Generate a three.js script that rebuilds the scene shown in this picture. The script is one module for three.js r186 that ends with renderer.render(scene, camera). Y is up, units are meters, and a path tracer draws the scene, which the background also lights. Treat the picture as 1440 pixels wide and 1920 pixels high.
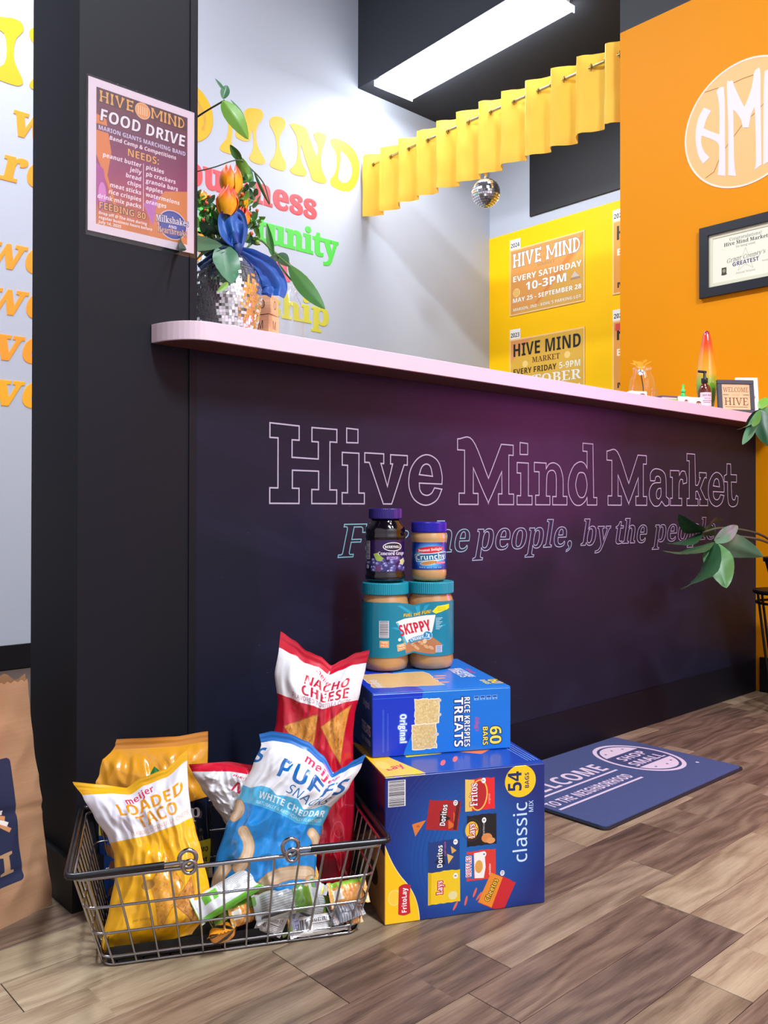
import * as THREE from 'three';
import { RoundedBoxGeometry } from 'three/addons/geometries/RoundedBoxGeometry.js';
import { mergeGeometries, mergeVertices } from 'three/addons/utils/BufferGeometryUtils.js';
import { ImprovedNoise } from 'three/addons/math/ImprovedNoise.js';
import { FontLoader } from 'three/addons/loaders/FontLoader.js';
import { TextGeometry } from 'three/addons/geometries/TextGeometry.js';
import { RectAreaLightUniformsLib } from 'three/addons/lights/RectAreaLightUniformsLib.js';
RectAreaLightUniformsLib.init();

// ---------- camera ----------
const scene = new THREE.Scene();
const FPX = 1600, YAW = 42.4 * Math.PI / 180, PITCH = 0.4 * Math.PI / 180, ROLL = 0.1 * Math.PI / 180;
const camera = new THREE.PerspectiveCamera(2 * Math.atan(960 / FPX) * 180 / Math.PI, 0.75, 0.05, 50);
camera.position.set(0, 0.72, 1.5);
camera.rotation.set(PITCH, -YAW, ROLL, 'YXZ');
camera.setViewOffset(1440, 1920, 0, 20, 1440, 1920);
// ---------- light levels ----------
scene.background = new THREE.Color(0x050506);
const EXPOSURE = 1.4, LAMP_MAIN = 40, LAMP_BACK = 23, LAMP_WHITE = 0xf1f5ff, PINK = 0xf258de, PINK_POWER = 80;
const renderer = new THREE.WebGLRenderer({ antialias: true });
renderer.toneMapping = THREE.LinearToneMapping;
renderer.toneMappingExposure = EXPOSURE;
renderer.shadowMap.enabled = true;

// ---------- helpers ----------
const V = (x, y, z) => new THREE.Vector3(x, y, z);
const { cos, sin, PI, sqrt, abs, min, max, floor, pow, atan2 } = Math;
const lerp = THREE.MathUtils.lerp, clamp = THREE.MathUtils.clamp, sstep = (a, b, x) => { const t = clamp((x - a) / (b - a), 0, 1); return t * t * (3 - 2 * t); };
function rng(seed) { let s = seed >>> 0; return () => { s = (s + 0x6d2b79f5) | 0; let t = Math.imul(s ^ (s >>> 15), 1 | s); t = (t + Math.imul(t ^ (t >>> 7), 61 | t)) ^ t; return ((t ^ (t >>> 14)) >>> 0) / 4294967296; }; }
const perlin = new ImprovedNoise(), noise = (x, y, z = 0) => perlin.noise(x + 11.3, y + 5.7, z + 3.1);
const fbm = (x, y, z = 0) => noise(x, y, z) + 0.5 * noise(x * 2.1, y * 2.1, z + 4) + 0.25 * noise(x * 4.3, y * 4.3, z + 9);
// surveying: a sight line of the camera at photograph pixel (x, y), to a plane or to a distance along the optical axis
const rightV = V(cos(YAW), 0, sin(YAW)), fwdV = V(sin(YAW) * cos(PITCH), sin(PITCH), -cos(YAW) * cos(PITCH)), upV = rightV.clone().cross(fwdV);
const RV = rightV.clone().multiplyScalar(cos(ROLL)).addScaledVector(upV, sin(ROLL)), UV = upV.clone().multiplyScalar(cos(ROLL)).addScaledVector(rightV, -sin(ROLL));
const sight = (x, y) => fwdV.clone().addScaledVector(RV, (x - 720) / FPX).addScaledVector(UV, -(y - 940) / FPX);
const at = (x, y, d) => camera.position.clone().addScaledVector(sight(x, y), d);
const on = (axis, val, x, y) => { const r = sight(x, y); return camera.position.clone().addScaledVector(r, (val - camera.position[axis]) / r[axis]); };

const used = {};
const numbered = (n) => { const k = used[n] = (used[n] ?? -1) + 1; return k ? n + '_' + String(k).padStart(3, '0') : n; };
function mesh(name, geo, mat, parent, pos, rot) {
  const m = new THREE.Mesh(geo, mat); m.name = name; m.castShadow = m.receiveShadow = true;
  if (pos) m.position.set(...pos); if (rot) m.rotation.set(...rot);
  parent.add(m); return m;
}
const part = (parent, name, geo, mat, pos, rot, label) => { const m = mesh(numbered(name), geo, mat, parent, pos, rot); if (label) m.userData.label = label; return m; };
function tag(o, label, category, group) { o.userData.label = label; o.userData.category = category; if (group) o.userData.group = group; return o; }
function thing(name, label, category, pos = [0, 0, 0], ry = 0, group) {
  const g = new THREE.Group(); g.name = numbered(name); scene.add(g); g.position.set(...pos); g.rotation.y = ry; return tag(g, label, category, group);
}
const solo = (name, label, category, geo, mat, pos, rot, group) => tag(mesh(numbered(name), geo, mat, scene, pos, rot), label, category, group);
const struct = (name, geo, mat, pos, rot) => { const m = mesh(name, geo, mat, scene, pos, rot); m.userData.kind = 'structure'; return m; };
const box = (w, h, d, x = 0, y = 0, z = 0) => new THREE.BoxGeometry(w, h, d).translate(x, y, z);
const rbox = (w, h, d, r = 0.003, s = 2) => new RoundedBoxGeometry(w, h, d, s, r);
const lo_hi = (x0, x1, y0, y1, z0, z1) => box(x1 - x0, y1 - y0, z1 - z0, (x0 + x1) / 2, (y0 + y1) / 2, (z0 + z1) / 2);
const lathe = (pts, seg = 40) => new THREE.LatheGeometry(pts.map(([r, y]) => new THREE.Vector2(r, y)), seg);
const tube = (pts, r, seg = 24, rad = 7, closed = false, tension = 0.5) => new THREE.TubeGeometry(new THREE.CatmullRomCurve3(pts.map((p) => Array.isArray(p) ? V(...p) : p), closed, 'catmullrom', tension), seg, r, rad, closed);
const rod = (a, b, r, rad = 7) => { a = Array.isArray(a) ? V(...a) : a; b = Array.isArray(b) ? V(...b) : b; const d = b.clone().sub(a), g = new THREE.CylinderGeometry(r, r, d.length(), rad, 1); g.applyQuaternion(new THREE.Quaternion().setFromUnitVectors(V(0, 1, 0), d.clone().normalize())); return g.translate(...a.clone().add(b).multiplyScalar(0.5).toArray()); };
const pairs = (flat) => { const o = []; for (let i = 0; i < flat.length; i += 2) o.push([flat[i], flat[i + 1]]); return o; };
const smoothShape = (flat, holes = [], k = 4) => {
  const path = (f) => new THREE.CatmullRomCurve3(pairs(f).map(([x, y]) => V(x, y, 0)), true).getPoints(f.length / 2 * k).map((p) => new THREE.Vector2(p.x, p.y));
  const s = new THREE.Shape(path(flat)); for (const h of holes) s.holes.push(new THREE.Path(path(h))); return s;
};
const extrude = (shape, depth, bevel = 0, cs = 12) => new THREE.ExtrudeGeometry(shape, { depth, bevelEnabled: bevel > 0, bevelSize: bevel, bevelThickness: bevel, bevelSegments: 2, curveSegments: cs });
// a parametric sheet: f(u, v) -> Vector3, with an optional second side f2 that closes it into a shell
function grid(nu, nv, f, f2) {
  const pos = [], uv = [], idx = [];
  for (const [k, fn] of [f, f2].entries()) {
    if (!fn) continue;
    const o = pos.length / 3;
    for (let j = 0; j <= nv; j++) for (let i = 0; i <= nu; i++) { const p = fn(i / nu, j / nv); pos.push(p.x, p.y, p.z); uv.push(i / nu, 1 - j / nv); }
    for (let j = 0; j < nv; j++) for (let i = 0; i < nu; i++) {
      const a = o + j * (nu + 1) + i, b = a + 1, c = a + nu + 1, d = c + 1;
      if (k === 0) idx.push(a, c, b, b, c, d); else idx.push(a, b, c, b, d, c);
    }
  }
  const g = new THREE.BufferGeometry();
  g.setAttribute('position', new THREE.Float32BufferAttribute(pos, 3)); g.setAttribute('uv', new THREE.Float32BufferAttribute(uv, 2)); g.setIndex(idx); g.computeVertexNormals(); return g;
}
function canvasTex(w, h, draw, repeat, srgb = true) {
  const c = document.createElement('canvas'); c.width = w; c.height = h; const g = c.getContext('2d'); draw(g, w, h);
  const t = new THREE.CanvasTexture(c); if (srgb) t.colorSpace = THREE.SRGBColorSpace; t.anisotropy = 8;
  if (repeat) { t.wrapS = t.wrapT = THREE.RepeatWrapping; t.repeat.set(...repeat); } return t;
}
function text(g, s, x, y, size, fill, { font = 'sans-serif', weight = 'bold', align = 'center', rot = 0, w, stroke, lw = 0, skew = 0, base = 'alphabetic' } = {}) {
  g.save(); g.translate(x, y); g.rotate(rot); if (skew) g.transform(1, 0, -skew, 1, 0, 0);
  g.font = `${weight} ${size}px ${font}`; g.textAlign = align; g.textBaseline = base;
  if (w) { const m = g.measureText(s).width; g.scale(w / m, 1); }
  if (stroke) { g.lineJoin = 'round'; g.strokeStyle = stroke; g.lineWidth = lw; g.strokeText(s, 0, 0); }
  g.fillStyle = fill; g.fillText(s, 0, 0); g.restore();
}
function blob(g, pts, fill, stroke, lw = 2) { g.beginPath(); pts.forEach(([x, y], i) => i ? g.lineTo(x, y) : g.moveTo(x, y)); g.closePath(); if (fill) { g.fillStyle = fill; g.fill(); } if (stroke) { g.strokeStyle = stroke; g.lineWidth = lw; g.stroke(); } }
function oval(g, x, y, rx, ry, fill, stroke, lw = 2, rot = 0) { g.beginPath(); g.ellipse(x, y, rx, ry, rot, 0, 7); if (fill) { g.fillStyle = fill; g.fill(); } if (stroke) { g.strokeStyle = stroke; g.lineWidth = lw; g.stroke(); } }
function groovy(g, word, x, y, w, h, fill, outline, lw) { // bell-bottomed poster lettering
  const L = { H: [[0.2, 0, 0.2, 1], [0.8, 0, 0.8, 1], [0.2, 0.5, 0.8, 0.5, 1]], I: [[0.5, 0, 0.5, 1]], V: [[0.16, 0, 0.5, 1, 2], [0.84, 0, 0.5, 1, 2]], E: [[0.3, 0, 0.3, 1], [0.3, 0.09, 0.86, 0.09, 3], [0.3, 0.5, 0.74, 0.5, 3], [0.3, 0.91, 0.86, 0.91, 3]], M: [[0.13, 0, 0.13, 1], [0.87, 0, 0.87, 1], [0.17, 0.06, 0.5, 0.78, 1], [0.83, 0.06, 0.5, 0.78, 1]], N: [[0.18, 0, 0.18, 1], [0.82, 0, 0.82, 1], [0.18, 0.05, 0.82, 0.95, 1]], D: [[0.26, 0, 0.26, 1]] };
  const wd = { I: 0.5, M: 1.3, N: 1.05 }, tot = [...word].reduce((s, c) => s + (wd[c] || 0.95), 0); let cx = x; const sc = w / tot;
  const items = []; for (const c of word) { const lwid = (wd[c] || 0.95) * sc; items.push([c, cx, lwid]); cx += lwid; }
  for (const pass of [1, 0]) { if (pass && !outline) continue; g.fillStyle = g.strokeStyle = pass ? outline : fill; g.lineJoin = 'round'; g.lineWidth = lw;
    for (const [c, ox, lwid] of items) { const U = min(sc * 0.95, h * 0.8);
      for (const [x0, y0, x1, y1, k] of L[c]) { const ax = ox + x0 * lwid, ay = y + y0 * h, bx = ox + x1 * lwid, by = y + y1 * h, dx = bx - ax, dy = by - ay, len = Math.hypot(dx, dy), nx = -dy / len, ny = dx / len, ea = (k === 1 ? 0.09 : k === 3 ? 0.075 : 0.2) * U, eb = (k === 1 || k === 2 ? 0.09 : 0.2) * U, m = 0.1 * U;
        g.beginPath(); g.moveTo(ax + nx * ea, ay + ny * ea); g.bezierCurveTo(ax + nx * m * 0.6 + dx * 0.28, ay + ny * m * 0.6 + dy * 0.28, bx + nx * m * 0.6 - dx * 0.28, by + ny * m * 0.6 - dy * 0.28, bx + nx * eb, by + ny * eb); g.lineTo(bx - nx * eb, by - ny * eb); g.bezierCurveTo(bx - nx * m * 0.6 - dx * 0.28, by - ny * m * 0.6 - dy * 0.28, ax - nx * m * 0.6 + dx * 0.28, ay - ny * m * 0.6 + dy * 0.28, ax - nx * ea, ay - ny * ea); g.closePath(); g.fill(); if (pass) g.stroke(); }
      if (c === 'D') { g.save(); g.lineWidth = 0.15 * U + (pass ? lw : 0); g.beginPath(); g.ellipse(ox + 0.3 * lwid, y + h * 0.5, lwid * 0.5, h * 0.44, 0, -1.5, 1.5); g.stroke(); g.restore(); g.lineWidth = lw; } } }
}
function barcode(g, x, y, w, h, vertical, R) { g.fillStyle = '#f4f4f6'; g.fillRect(x, y, w, h); g.fillStyle = '#222'; const L = vertical ? h : w; for (let p = 4; p < L - 5;) { const t = 1 + R() * 4; if (vertical) g.fillRect(x + 5, y + p, w - 12, t); else g.fillRect(x + p, y + 5, t, h - 12); p += t + 1 + R() * 3; } }
function speckle(g, w, h, n, R, cols, r0, r1, a = 0.3) { for (let i = 0; i < n; i++) { g.globalAlpha = a * (0.4 + R() * 0.6); g.fillStyle = cols[floor(R() * cols.length)]; g.beginPath(); g.ellipse(R() * w, R() * h, r0 + R() * (r1 - r0), r0 + R() * (r1 - r0), R() * 3, 0, 7); g.fill(); } g.globalAlpha = 1; }
const std = (color, roughness = 0.6, o = {}) => new THREE.MeshStandardMaterial({ color, roughness, ...o });
const phys = (color, roughness = 0.4, o = {}) => new THREE.MeshPhysicalMaterial({ color, roughness, ...o });
const font = { sansB: await new FontLoader().loadAsync('fonts/droid/droid_sans_bold.typeface.json'), serifB: await new FontLoader().loadAsync('fonts/droid/droid_serif_bold.typeface.json') };
const CHROME = std(0xa9a9ae, 0.16, { metalness: 1 });
const GLASS = phys(0xffffff, 0.03, { transmission: 1, thickness: 0, ior: 1.45, side: THREE.DoubleSide });
const SKEW = (g, k) => g.applyMatrix4(new THREE.Matrix4().makeShear(0, 0, k, 0, 0, 0));

// bump of rolled paint
const paintBump = canvasTex(256, 256, (g, w, h) => { g.fillStyle = '#808080'; g.fillRect(0, 0, w, h); speckle(g, w, h, 5000, rng(5), ['#606060', '#a0a0a0', '#909090'], 0.6, 2.2, 0.5); }, [1, 1], false);
const bumpAt = (rx, ry) => { const t = paintBump.clone(); t.repeat.set(rx, ry); return t; };

// ---------- the room ----------
const X0 = -2.6, XR = 3.36, ZB = -2.42, ZF = 4.6, XS = 4.58, CEIL = 4.2, HALL = 3.262, TH = 0.12, POSTX = [0.626, 0.864];
const chalkTex = canvasTex(1024, 1024, (g, w, h) => {
  g.fillStyle = '#161a2a'; g.fillRect(0, 0, w, h); const R = rng(21);
  for (let i = 0; i < 150; i++) { g.globalAlpha = 0.035; g.fillStyle = R() < 0.5 ? '#6a6570' : '#1a1a22'; g.beginPath(); g.ellipse(R() * w, R() * h, 30 + R() * 120, 10 + R() * 50, R() * 3, 0, 7); g.fill(); }
  speckle(g, w, h, 260, R, ['#77757f', '#aaa8b0'], 0.4, 1.1, 0.35);
});
const navyPaint = phys(0xffffff, 0.44, { specularIntensity: 0.4, map: chalkTex, bumpMap: bumpAt(6, 6), bumpScale: 0.0004 });
const postPaint = phys(0x12141c, 0.55, { specularIntensity: 0.4, bumpMap: bumpAt(3, 10), bumpScale: 0.0004 });
const blackPaint = std(0x14151a, 0.6), baseBlack = phys(0x0c0c10, 0.5, { specularIntensity: 0.6 });
const greyPaint = std(0xb2bac6, 0.62, { bumpMap: bumpAt(12, 12), bumpScale: 0.0003 });
const ceilPaint = std(0x24282f, 0.75), orangePaint = phys(0xde8a00, 0.5, { specularIntensity: 0.25, bumpMap: bumpAt(8, 8), bumpScale: 0.0005 }), yellowPaint = phys(0xffc800, 0.5, { specularIntensity: 0.4 });

struct('wall_back', lo_hi(X0 - TH, XS + TH, 0, CEIL, ZB - TH, ZB), greyPaint);
struct('wall_front', lo_hi(X0 - TH, XR + TH, 0, CEIL, ZF, ZF + TH), std(0xdad8da, 0.7));
struct('wall_left', lo_hi(X0 - TH, X0, 0, CEIL, ZB, ZF), std(0xb8b6ba, 0.7));
struct('wall_right', lo_hi(XR, XR + TH, 0, 2.854, -0.61, ZF), orangePaint);
struct('wall_right_upper', lo_hi(XR, XR + TH, 2.854, CEIL, -0.61, ZF), std(0x17191f, 0.6));
struct('beam_header', lo_hi(XR, XR + TH, HALL, CEIL, ZB, -0.61), ceilPaint);
struct('wall_side', lo_hi(XS, XS + TH, 0, CEIL, ZB, 0.8), greyPaint);
struct('wall_hall_front', lo_hi(XR + TH, XS + TH, 0, CEIL, 0.8, 0.8 + TH), greyPaint);
struct('trim_1', lo_hi(XS - 0.004, XS, 0, 2.603, ZB + 0.001, 0.8), yellowPaint);
struct('trim_2', lo_hi(XS - 0.012, XS, 2.672, HALL, -2.06, 0.8), std(0x101116, 0.6));
struct('ceiling', lo_hi(X0 - TH, XR, CEIL, CEIL + TH, ZB - TH, ZF + TH), ceilPaint);
struct('ceiling_hall', lo_hi(XR + TH, XS + TH, HALL, HALL + TH, ZB, 0.8 + TH), ceilPaint);
struct('pillar', lo_hi(POSTX[0], POSTX[1], 0, CEIL, -0.225, 0), postPaint);
struct('trim_3', lo_hi(0.848, 0.8645, 0.0, CEIL, 0, 0.003), phys(0x12141c, 0.5, { specularIntensity: 0.4 }));
struct('baseboard_pillar', mergeGeometries([lo_hi(POSTX[0] - 0.012, POSTX[0], 0, 0.088, -0.225, 0.012), lo_hi(POSTX[0], 0.846, 0, 0.088, 0, 0.012)]), baseBlack);
struct('baseboard_back', lo_hi(X0, XS, 0, 0.106, ZB, ZB + 0.014), baseBlack);
struct('baseboard_right', lo_hi(XR - 0.014, XR, 0, 0.135, 0.02, ZF), baseBlack);
const counterWall = struct('wall_counter', lo_hi(0.864, XR, 0, 1.03, -0.11, 0), navyPaint);
struct('baseboard_counter', lo_hi(0.8645, XR - 0.014, 0, 0.122, 0, 0.005), phys(0x0d0f18, 0.5, { specularIntensity: 0.4 }));

// floor: strips of wood-look vinyl, each strip a part of the floor
const floorMesh = struct('floor', lo_hi(X0 - TH, XS + TH, -0.06, -0.004, ZB - TH, ZF + TH), std(0x4a3c35, 0.6));
function woodTex(seed, base, dark, light) {
  return canvasTex(768, 128, (g, w, h) => {
    const R = rng(seed), im = g.createImageData(w, h), B = new THREE.Color(base), Dk = new THREE.Color(dark), L = new THREE.Color(light), off = R() * 90, kink = R() * 6;
    for (let y = 0; y < h; y++) for (let x = 0; x < w; x++) {
      const X = x / w * 5 + off, Y = y / h;
      const warp = 0.55 * noise(X * 0.5, Y * 1.1, seed) + 0.2 * noise(X * 1.4, Y * 2.5, seed + 3);
      const ring = sin((Y * 5 + warp * 6 + kink) * 3.4 + noise(X * 3, Y * 20, seed) * 1.1);
      const streak = noise(X * 1.6, Y * 42, seed + 7), fine = noise(X * 9, Y * 110, seed + 13), broad = fbm(X * 0.4, Y * 2.0, seed + 20), pore = pow(max(0, noise(X * 2.2, Y * 60, seed + 31)), 2);
      const t = clamp(0.5 + 0.17 * ring + 0.22 * streak + 0.2 * fine + 0.38 * broad - 0.55 * pore, 0, 1);
      const c = (t < 0.5 ? Dk.clone().lerp(B, t * 2) : B.clone().lerp(L, t * 2 - 1)).multiplyScalar(0.61);
      c.g *= 1.03; c.b *= 0.88; c.convertLinearToSRGB(); const i = (y * w + x) * 4; im.data[i] = c.r * 255; im.data[i + 1] = c.g * 255; im.data[i + 2] = c.b * 255; im.data[i + 3] = 255;
    }
    g.putImageData(im, 0, 0);
  });
}
const woods = [['#a08574', '#6d5549', '#c0a690'], ['#b39a86', '#86695a', '#cdb6a0'], ['#846b60', '#54423c', '#a68c7c'], ['#8d7466', '#5e4a42', '#b39a87'], ['#bba38d', '#917763', '#d3bea8'], ['#76605a', '#4a3a36', '#988072'], ['#a68f7e', '#755d50', '#c6ae9a'], ['#97806f', '#6a5448', '#b8a08c']]
  .map(([b, d, l], i) => std(0xffffff, 0.4, { map: woodTex(31 + i * 7, b, d, l) }));
{
  const R = rng(77), P = 0.0985, Z1 = 0.745;
  const plankGeo = (len, fl) => { const g = rbox(len - 0.0012, 0.008, P - 0.0012, 0.0008, 1); const uv = g.attributes.uv, p = g.attributes.position, s0 = fl * 0.37; for (let i = 0; i < uv.count; i++) uv.setXY(i, s0 + p.getX(i) / 0.95 * (fl % 2 ? 1 : -1) + 0.5, p.getZ(i) / P * 0.96 + 0.5); return g; };
  for (const m of woods) { m.map.wrapS = THREE.RepeatWrapping; }
  // joints read off the photograph for the rows in view: row -> [x of a joint, wood left of it, wood right of it]
  const known = { '-4': [[0.803, 0, 6]], '-3': [[0.803, 7, 2]], '-2': [[1.553, 6, 3], [1.05, 2, 6]], '-1': [[1.425, 2, 4], [0.95, 3, 2]], '1': [[1.239, 7, 1]], '0': [[1.9, 1, 6]] };
  const geos = {};
  for (let row = -13; row < 9; row++) {
    const z = Z1 + (row + 0.5) * P; let x = -0.15 - R() * 0.5, k = floor(R() * 8); const marks = (known[row] || []).map((a) => a[0]).sort((a, b) => a - b);
    while (x < XR) {
      let len = 0.46 + 0.07 * floor(R() * 8); const mk = marks.find((q) => q > x + 0.2 && q < x + len + 0.25); let exact = mk !== undefined; if (exact) len = mk - x;
      const end = min(x + len, z < -0.11 && x < 3 ? XS - 0.1 : XR - 0.001), L = end - x; if (L < 0.05) break;
      let wi = (k + 1 + floor(R() * 6)) % 8; k = wi; for (const [q, a, b] of known[row] || []) { if (abs(x + L - q) < 0.01) wi = a; if (abs(x - q) < 0.01) wi = b; }
      const key = exact ? null : L.toFixed(3) + (wi % 3); const g = key && geos[key] || plankGeo(L, wi); if (key) geos[key] = g;
      part(floorMesh, 'plank', g, woods[wi], [x + L / 2, -0.004, z]);
      x = end; if (x > XR - 0.01) break;
    }
  }
}

// ---------- painted lettering on the back wall ----------
const wallBack = scene.getObjectByName('wall_back'), wallRight = scene.getObjectByName('wall_right');
const paintYellow = std(0xf2ab0c, 0.5), paintAmber = std(0xf4981a, 0.5);
const paintCol = { red: std(0xf0454e, 0.5), green: std(0x4cc446, 0.5), pink: std(0xe0677c, 0.5), olive: std(0xc9c440, 0.5), amber: paintAmber };
{
  const L = {
    M: [2.395,2.628,2.435,2.682,2.448,2.732,2.445,2.778,2.43,2.815,2.409,2.844,2.412,2.867,2.439,2.882,2.466,2.869,2.486,2.829,2.511,2.79,2.534,2.773,2.551,2.81,2.55,2.841,2.549,2.865,2.566,2.886,2.608,2.903,2.651,2.908,2.672,2.891,2.665,2.861,2.637,2.82,2.624,2.777,2.627,2.722,2.647,2.68,2.675,2.648,2.687,2.627,2.666,2.61,2.628,2.603,2.59,2.609,2.581,2.626,2.599,2.659,2.609,2.701,2.606,2.748,2.597,2.781,2.588,2.742,2.585,2.722,2.562,2.706,2.525,2.704,2.496,2.711,2.493,2.734,2.498,2.762,2.479,2.788,2.47,2.77,2.471,2.723,2.466,2.675,2.473,2.658,2.503,2.639,2.505,2.624,2.48,2.611,2.435,2.608,2.404,2.611],
    I: [2.713,2.864,2.727,2.888,2.762,2.905,2.801,2.907,2.821,2.889,2.816,2.859,2.791,2.819,2.777,2.774,2.782,2.735,2.802,2.691,2.824,2.657,2.824,2.628,2.802,2.61,2.763,2.608,2.723,2.612,2.714,2.627,2.733,2.66,2.754,2.702,2.759,2.744,2.754,2.783,2.737,2.815,2.718,2.837],
    N: [2.853,2.886,2.876,2.902,2.922,2.903,2.953,2.904,2.974,2.89,2.995,2.846,3.021,2.795,3.045,2.759,3.053,2.795,3.048,2.836,3.026,2.863,3.024,2.888,3.058,2.904,3.106,2.904,3.112,2.88,3.096,2.841,3.08,2.786,3.075,2.725,3.085,2.686,3.112,2.646,3.116,2.626,3.086,2.612,3.038,2.61,3.011,2.616,2.995,2.654,2.969,2.705,2.943,2.764,2.928,2.793,2.925,2.759,2.931,2.711,2.949,2.674,2.969,2.651,2.964,2.624,2.923,2.614,2.872,2.612,2.852,2.628,2.872,2.653,2.897,2.685,2.907,2.729,2.907,2.787,2.897,2.834,2.876,2.86],
    D: [3.144,2.881,3.166,2.899,3.221,2.908,3.289,2.897,3.34,2.868,3.369,2.815,3.369,2.744,3.346,2.677,3.312,2.633,3.267,2.611,3.2,2.609,3.151,2.622,3.145,2.651,3.172,2.684,3.191,2.731,3.194,2.792,3.177,2.839,3.15,2.861],
    H: [1.239,2.867,1.302,2.891,1.334,2.899,1.366,2.895,1.379,2.873,1.373,2.851,1.347,2.814,1.336,2.764,1.338,2.718,1.348,2.688,1.37,2.649,1.377,2.625,1.361,2.606,1.329,2.601,1.291,2.602,1.253,2.609,1.259,2.644,1.293,2.679,1.304,2.719,1.304,2.772,1.293,2.817,1.258,2.827,1.239,2.833],
  };
  const Dh = [3.222,2.843,3.266,2.83,3.306,2.789,3.312,2.729,3.295,2.69,3.256,2.658,3.211,2.664,3.205,2.692,3.216,2.747,3.222,2.8];
  for (const [k, f] of Object.entries(L)) part(wallBack, 'painted_letter', extrude(smoothShape(f, k === 'D' ? [Dh] : [], 2), 0.002), k === 'D' ? std(0xf9dc10, 0.5) : paintYellow, [0, 0, ZB]);
  const second = L.I.map((v, i) => i % 2 ? v : v - 1.31); part(wallBack, 'painted_letter', extrude(smoothShape(second, [], 2), 0.002), paintYellow, [0, 0, ZB]);
  const disc = new THREE.Shape(); disc.absellipse(2.2, 2.757, 0.152, 0.152, 0, PI * 2); const bolt = new THREE.Path(pairs([2.262,2.835,2.3,2.79,2.29,2.775,2.306,2.787,2.314,2.74,2.305,2.69,2.289,2.678,2.282,2.689,2.298,2.72,2.296,2.762,2.27,2.752]).map(([x, y]) => new THREE.Vector2(x, y))); disc.holes.push(bolt);
  part(wallBack, 'painted_roundel', extrude(disc, 0.002, 0, 40), paintYellow, [0, 0, ZB]);
  const ring = new THREE.Shape(); ring.absellipse(2.2, 2.757, 0.155, 0.155, 0, PI * 2); part(wallBack, 'painted_outline', extrude(ring, 0.0012, 0, 40), std(0xc79a3a, 0.6), [0, 0, ZB]);
  const word = (s, size, x, y, m, { right = false, skew = 0, fat = 0.016, w } = {}) => {
    let g = new TextGeometry(s, { font: font.serifB, size: size * 0.72, depth: 0.001, curveSegments: 4, bevelEnabled: true, bevelSize: fat * size, bevelThickness: 0.0006, bevelSegments: 2 });
    if (skew) SKEW(g, skew); g.computeBoundingBox(); const b = g.boundingBox;
    if (w) { g.scale(w / (b.max.x - b.min.x), 1, 1); g.computeBoundingBox(); }
    part(wallBack, 'painted_letter', g.translate(x - (right ? g.boundingBox.max.x : g.boundingBox.min.x), y, 0), m, [0, 0, ZB + 0.0006]);
  };
  word('busi', 0.19, 2.585, 2.392, paintCol.red, { right: true, fat: 0.03 }); word('ness', 0.19, 3.046, 2.392, paintCol.red, { right: true, fat: 0.03, w: 0.45 });
  word('oppor', 0.19, 2.6, 2.187, paintCol.green, { right: true, fat: 0.03 }); word('tunity', 0.19, 3.21, 2.187, paintCol.green, { right: true, fat: 0.03, w: 0.59 });
  word('st', 0.19, 2.858, 1.997, paintCol.pink, { right: true, fat: 0.03, w: 0.145 }); word('d', 0.2, 2.335, 2.0, paintCol.amber, { right: true, fat: 0.03 });
  word('tru', 0.19, 2.695, 1.997, paintCol.pink, { right: true, fat: 0.03 }); word('friend', 0.18, 2.68, 1.783, paintCol.olive, { right: true, fat: 0.02 }); word('ship', 0.18, 3.136, 1.783, paintCol.olive, { right: true, fat: 0.02, w: 0.44 });
  for (const [s, x, y, sz, r] of [['we', 1.335, 2.382, 0.2], ['re', 1.275, 2.17, 0.2], ['we', 1.22, 1.778, 0.2], ['we', 1.225, 1.575, 0.2], ['ve', 1.26, 1.371, 0.2], ['ve', 1.26, 1.17, 0.2]]) word(s, sz, x, y, y < 1.25 ? paintYellow : paintAmber, { skew: 0.22, fat: 0.02 });
}
// ---------- chalk lettering on the counter front ----------
function ribbonLoop(pts, w, closed = true) {
  const n = pts.length, pos = [], idx = [];
  for (let i = 0; i < n; i++) {
    const p = pts[i], a = pts[(i + n - 1) % n], b = pts[(i + 1) % n];
    let d1 = [p[0] - a[0], p[1] - a[1]], d2 = [b[0] - p[0], b[1] - p[1]]; if (!closed && i === 0) d1 = d2; if (!closed && i === n - 1) d2 = d1;
    const l1 = Math.hypot(...d1) || 1, l2 = Math.hypot(...d2) || 1; const n1 = [-d1[1] / l1, d1[0] / l1], n2 = [-d2[1] / l2, d2[0] / l2];
    let m = [n1[0] + n2[0], n1[1] + n2[1]]; const ml = Math.hypot(...m) || 1; m = [m[0] / ml, m[1] / ml]; const k = w / 2 / max(0.4, m[0] * n1[0] + m[1] * n1[1]);
    pos.push(p[0] + m[0] * k, p[1] + m[1] * k, 0, p[0] - m[0] * k, p[1] - m[1] * k, 0);
  }
  for (let i = 0; i < (closed ? n : n - 1); i++) { const a = i * 2, b = ((i + 1) % n) * 2; idx.push(a, a + 1, b, b, a + 1, b + 1); }
  const g = new THREE.BufferGeometry(); g.setAttribute('position', new THREE.Float32BufferAttribute(pos, 3)); g.setIndex(idx); g.computeVertexNormals(); return g;
}
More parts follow.
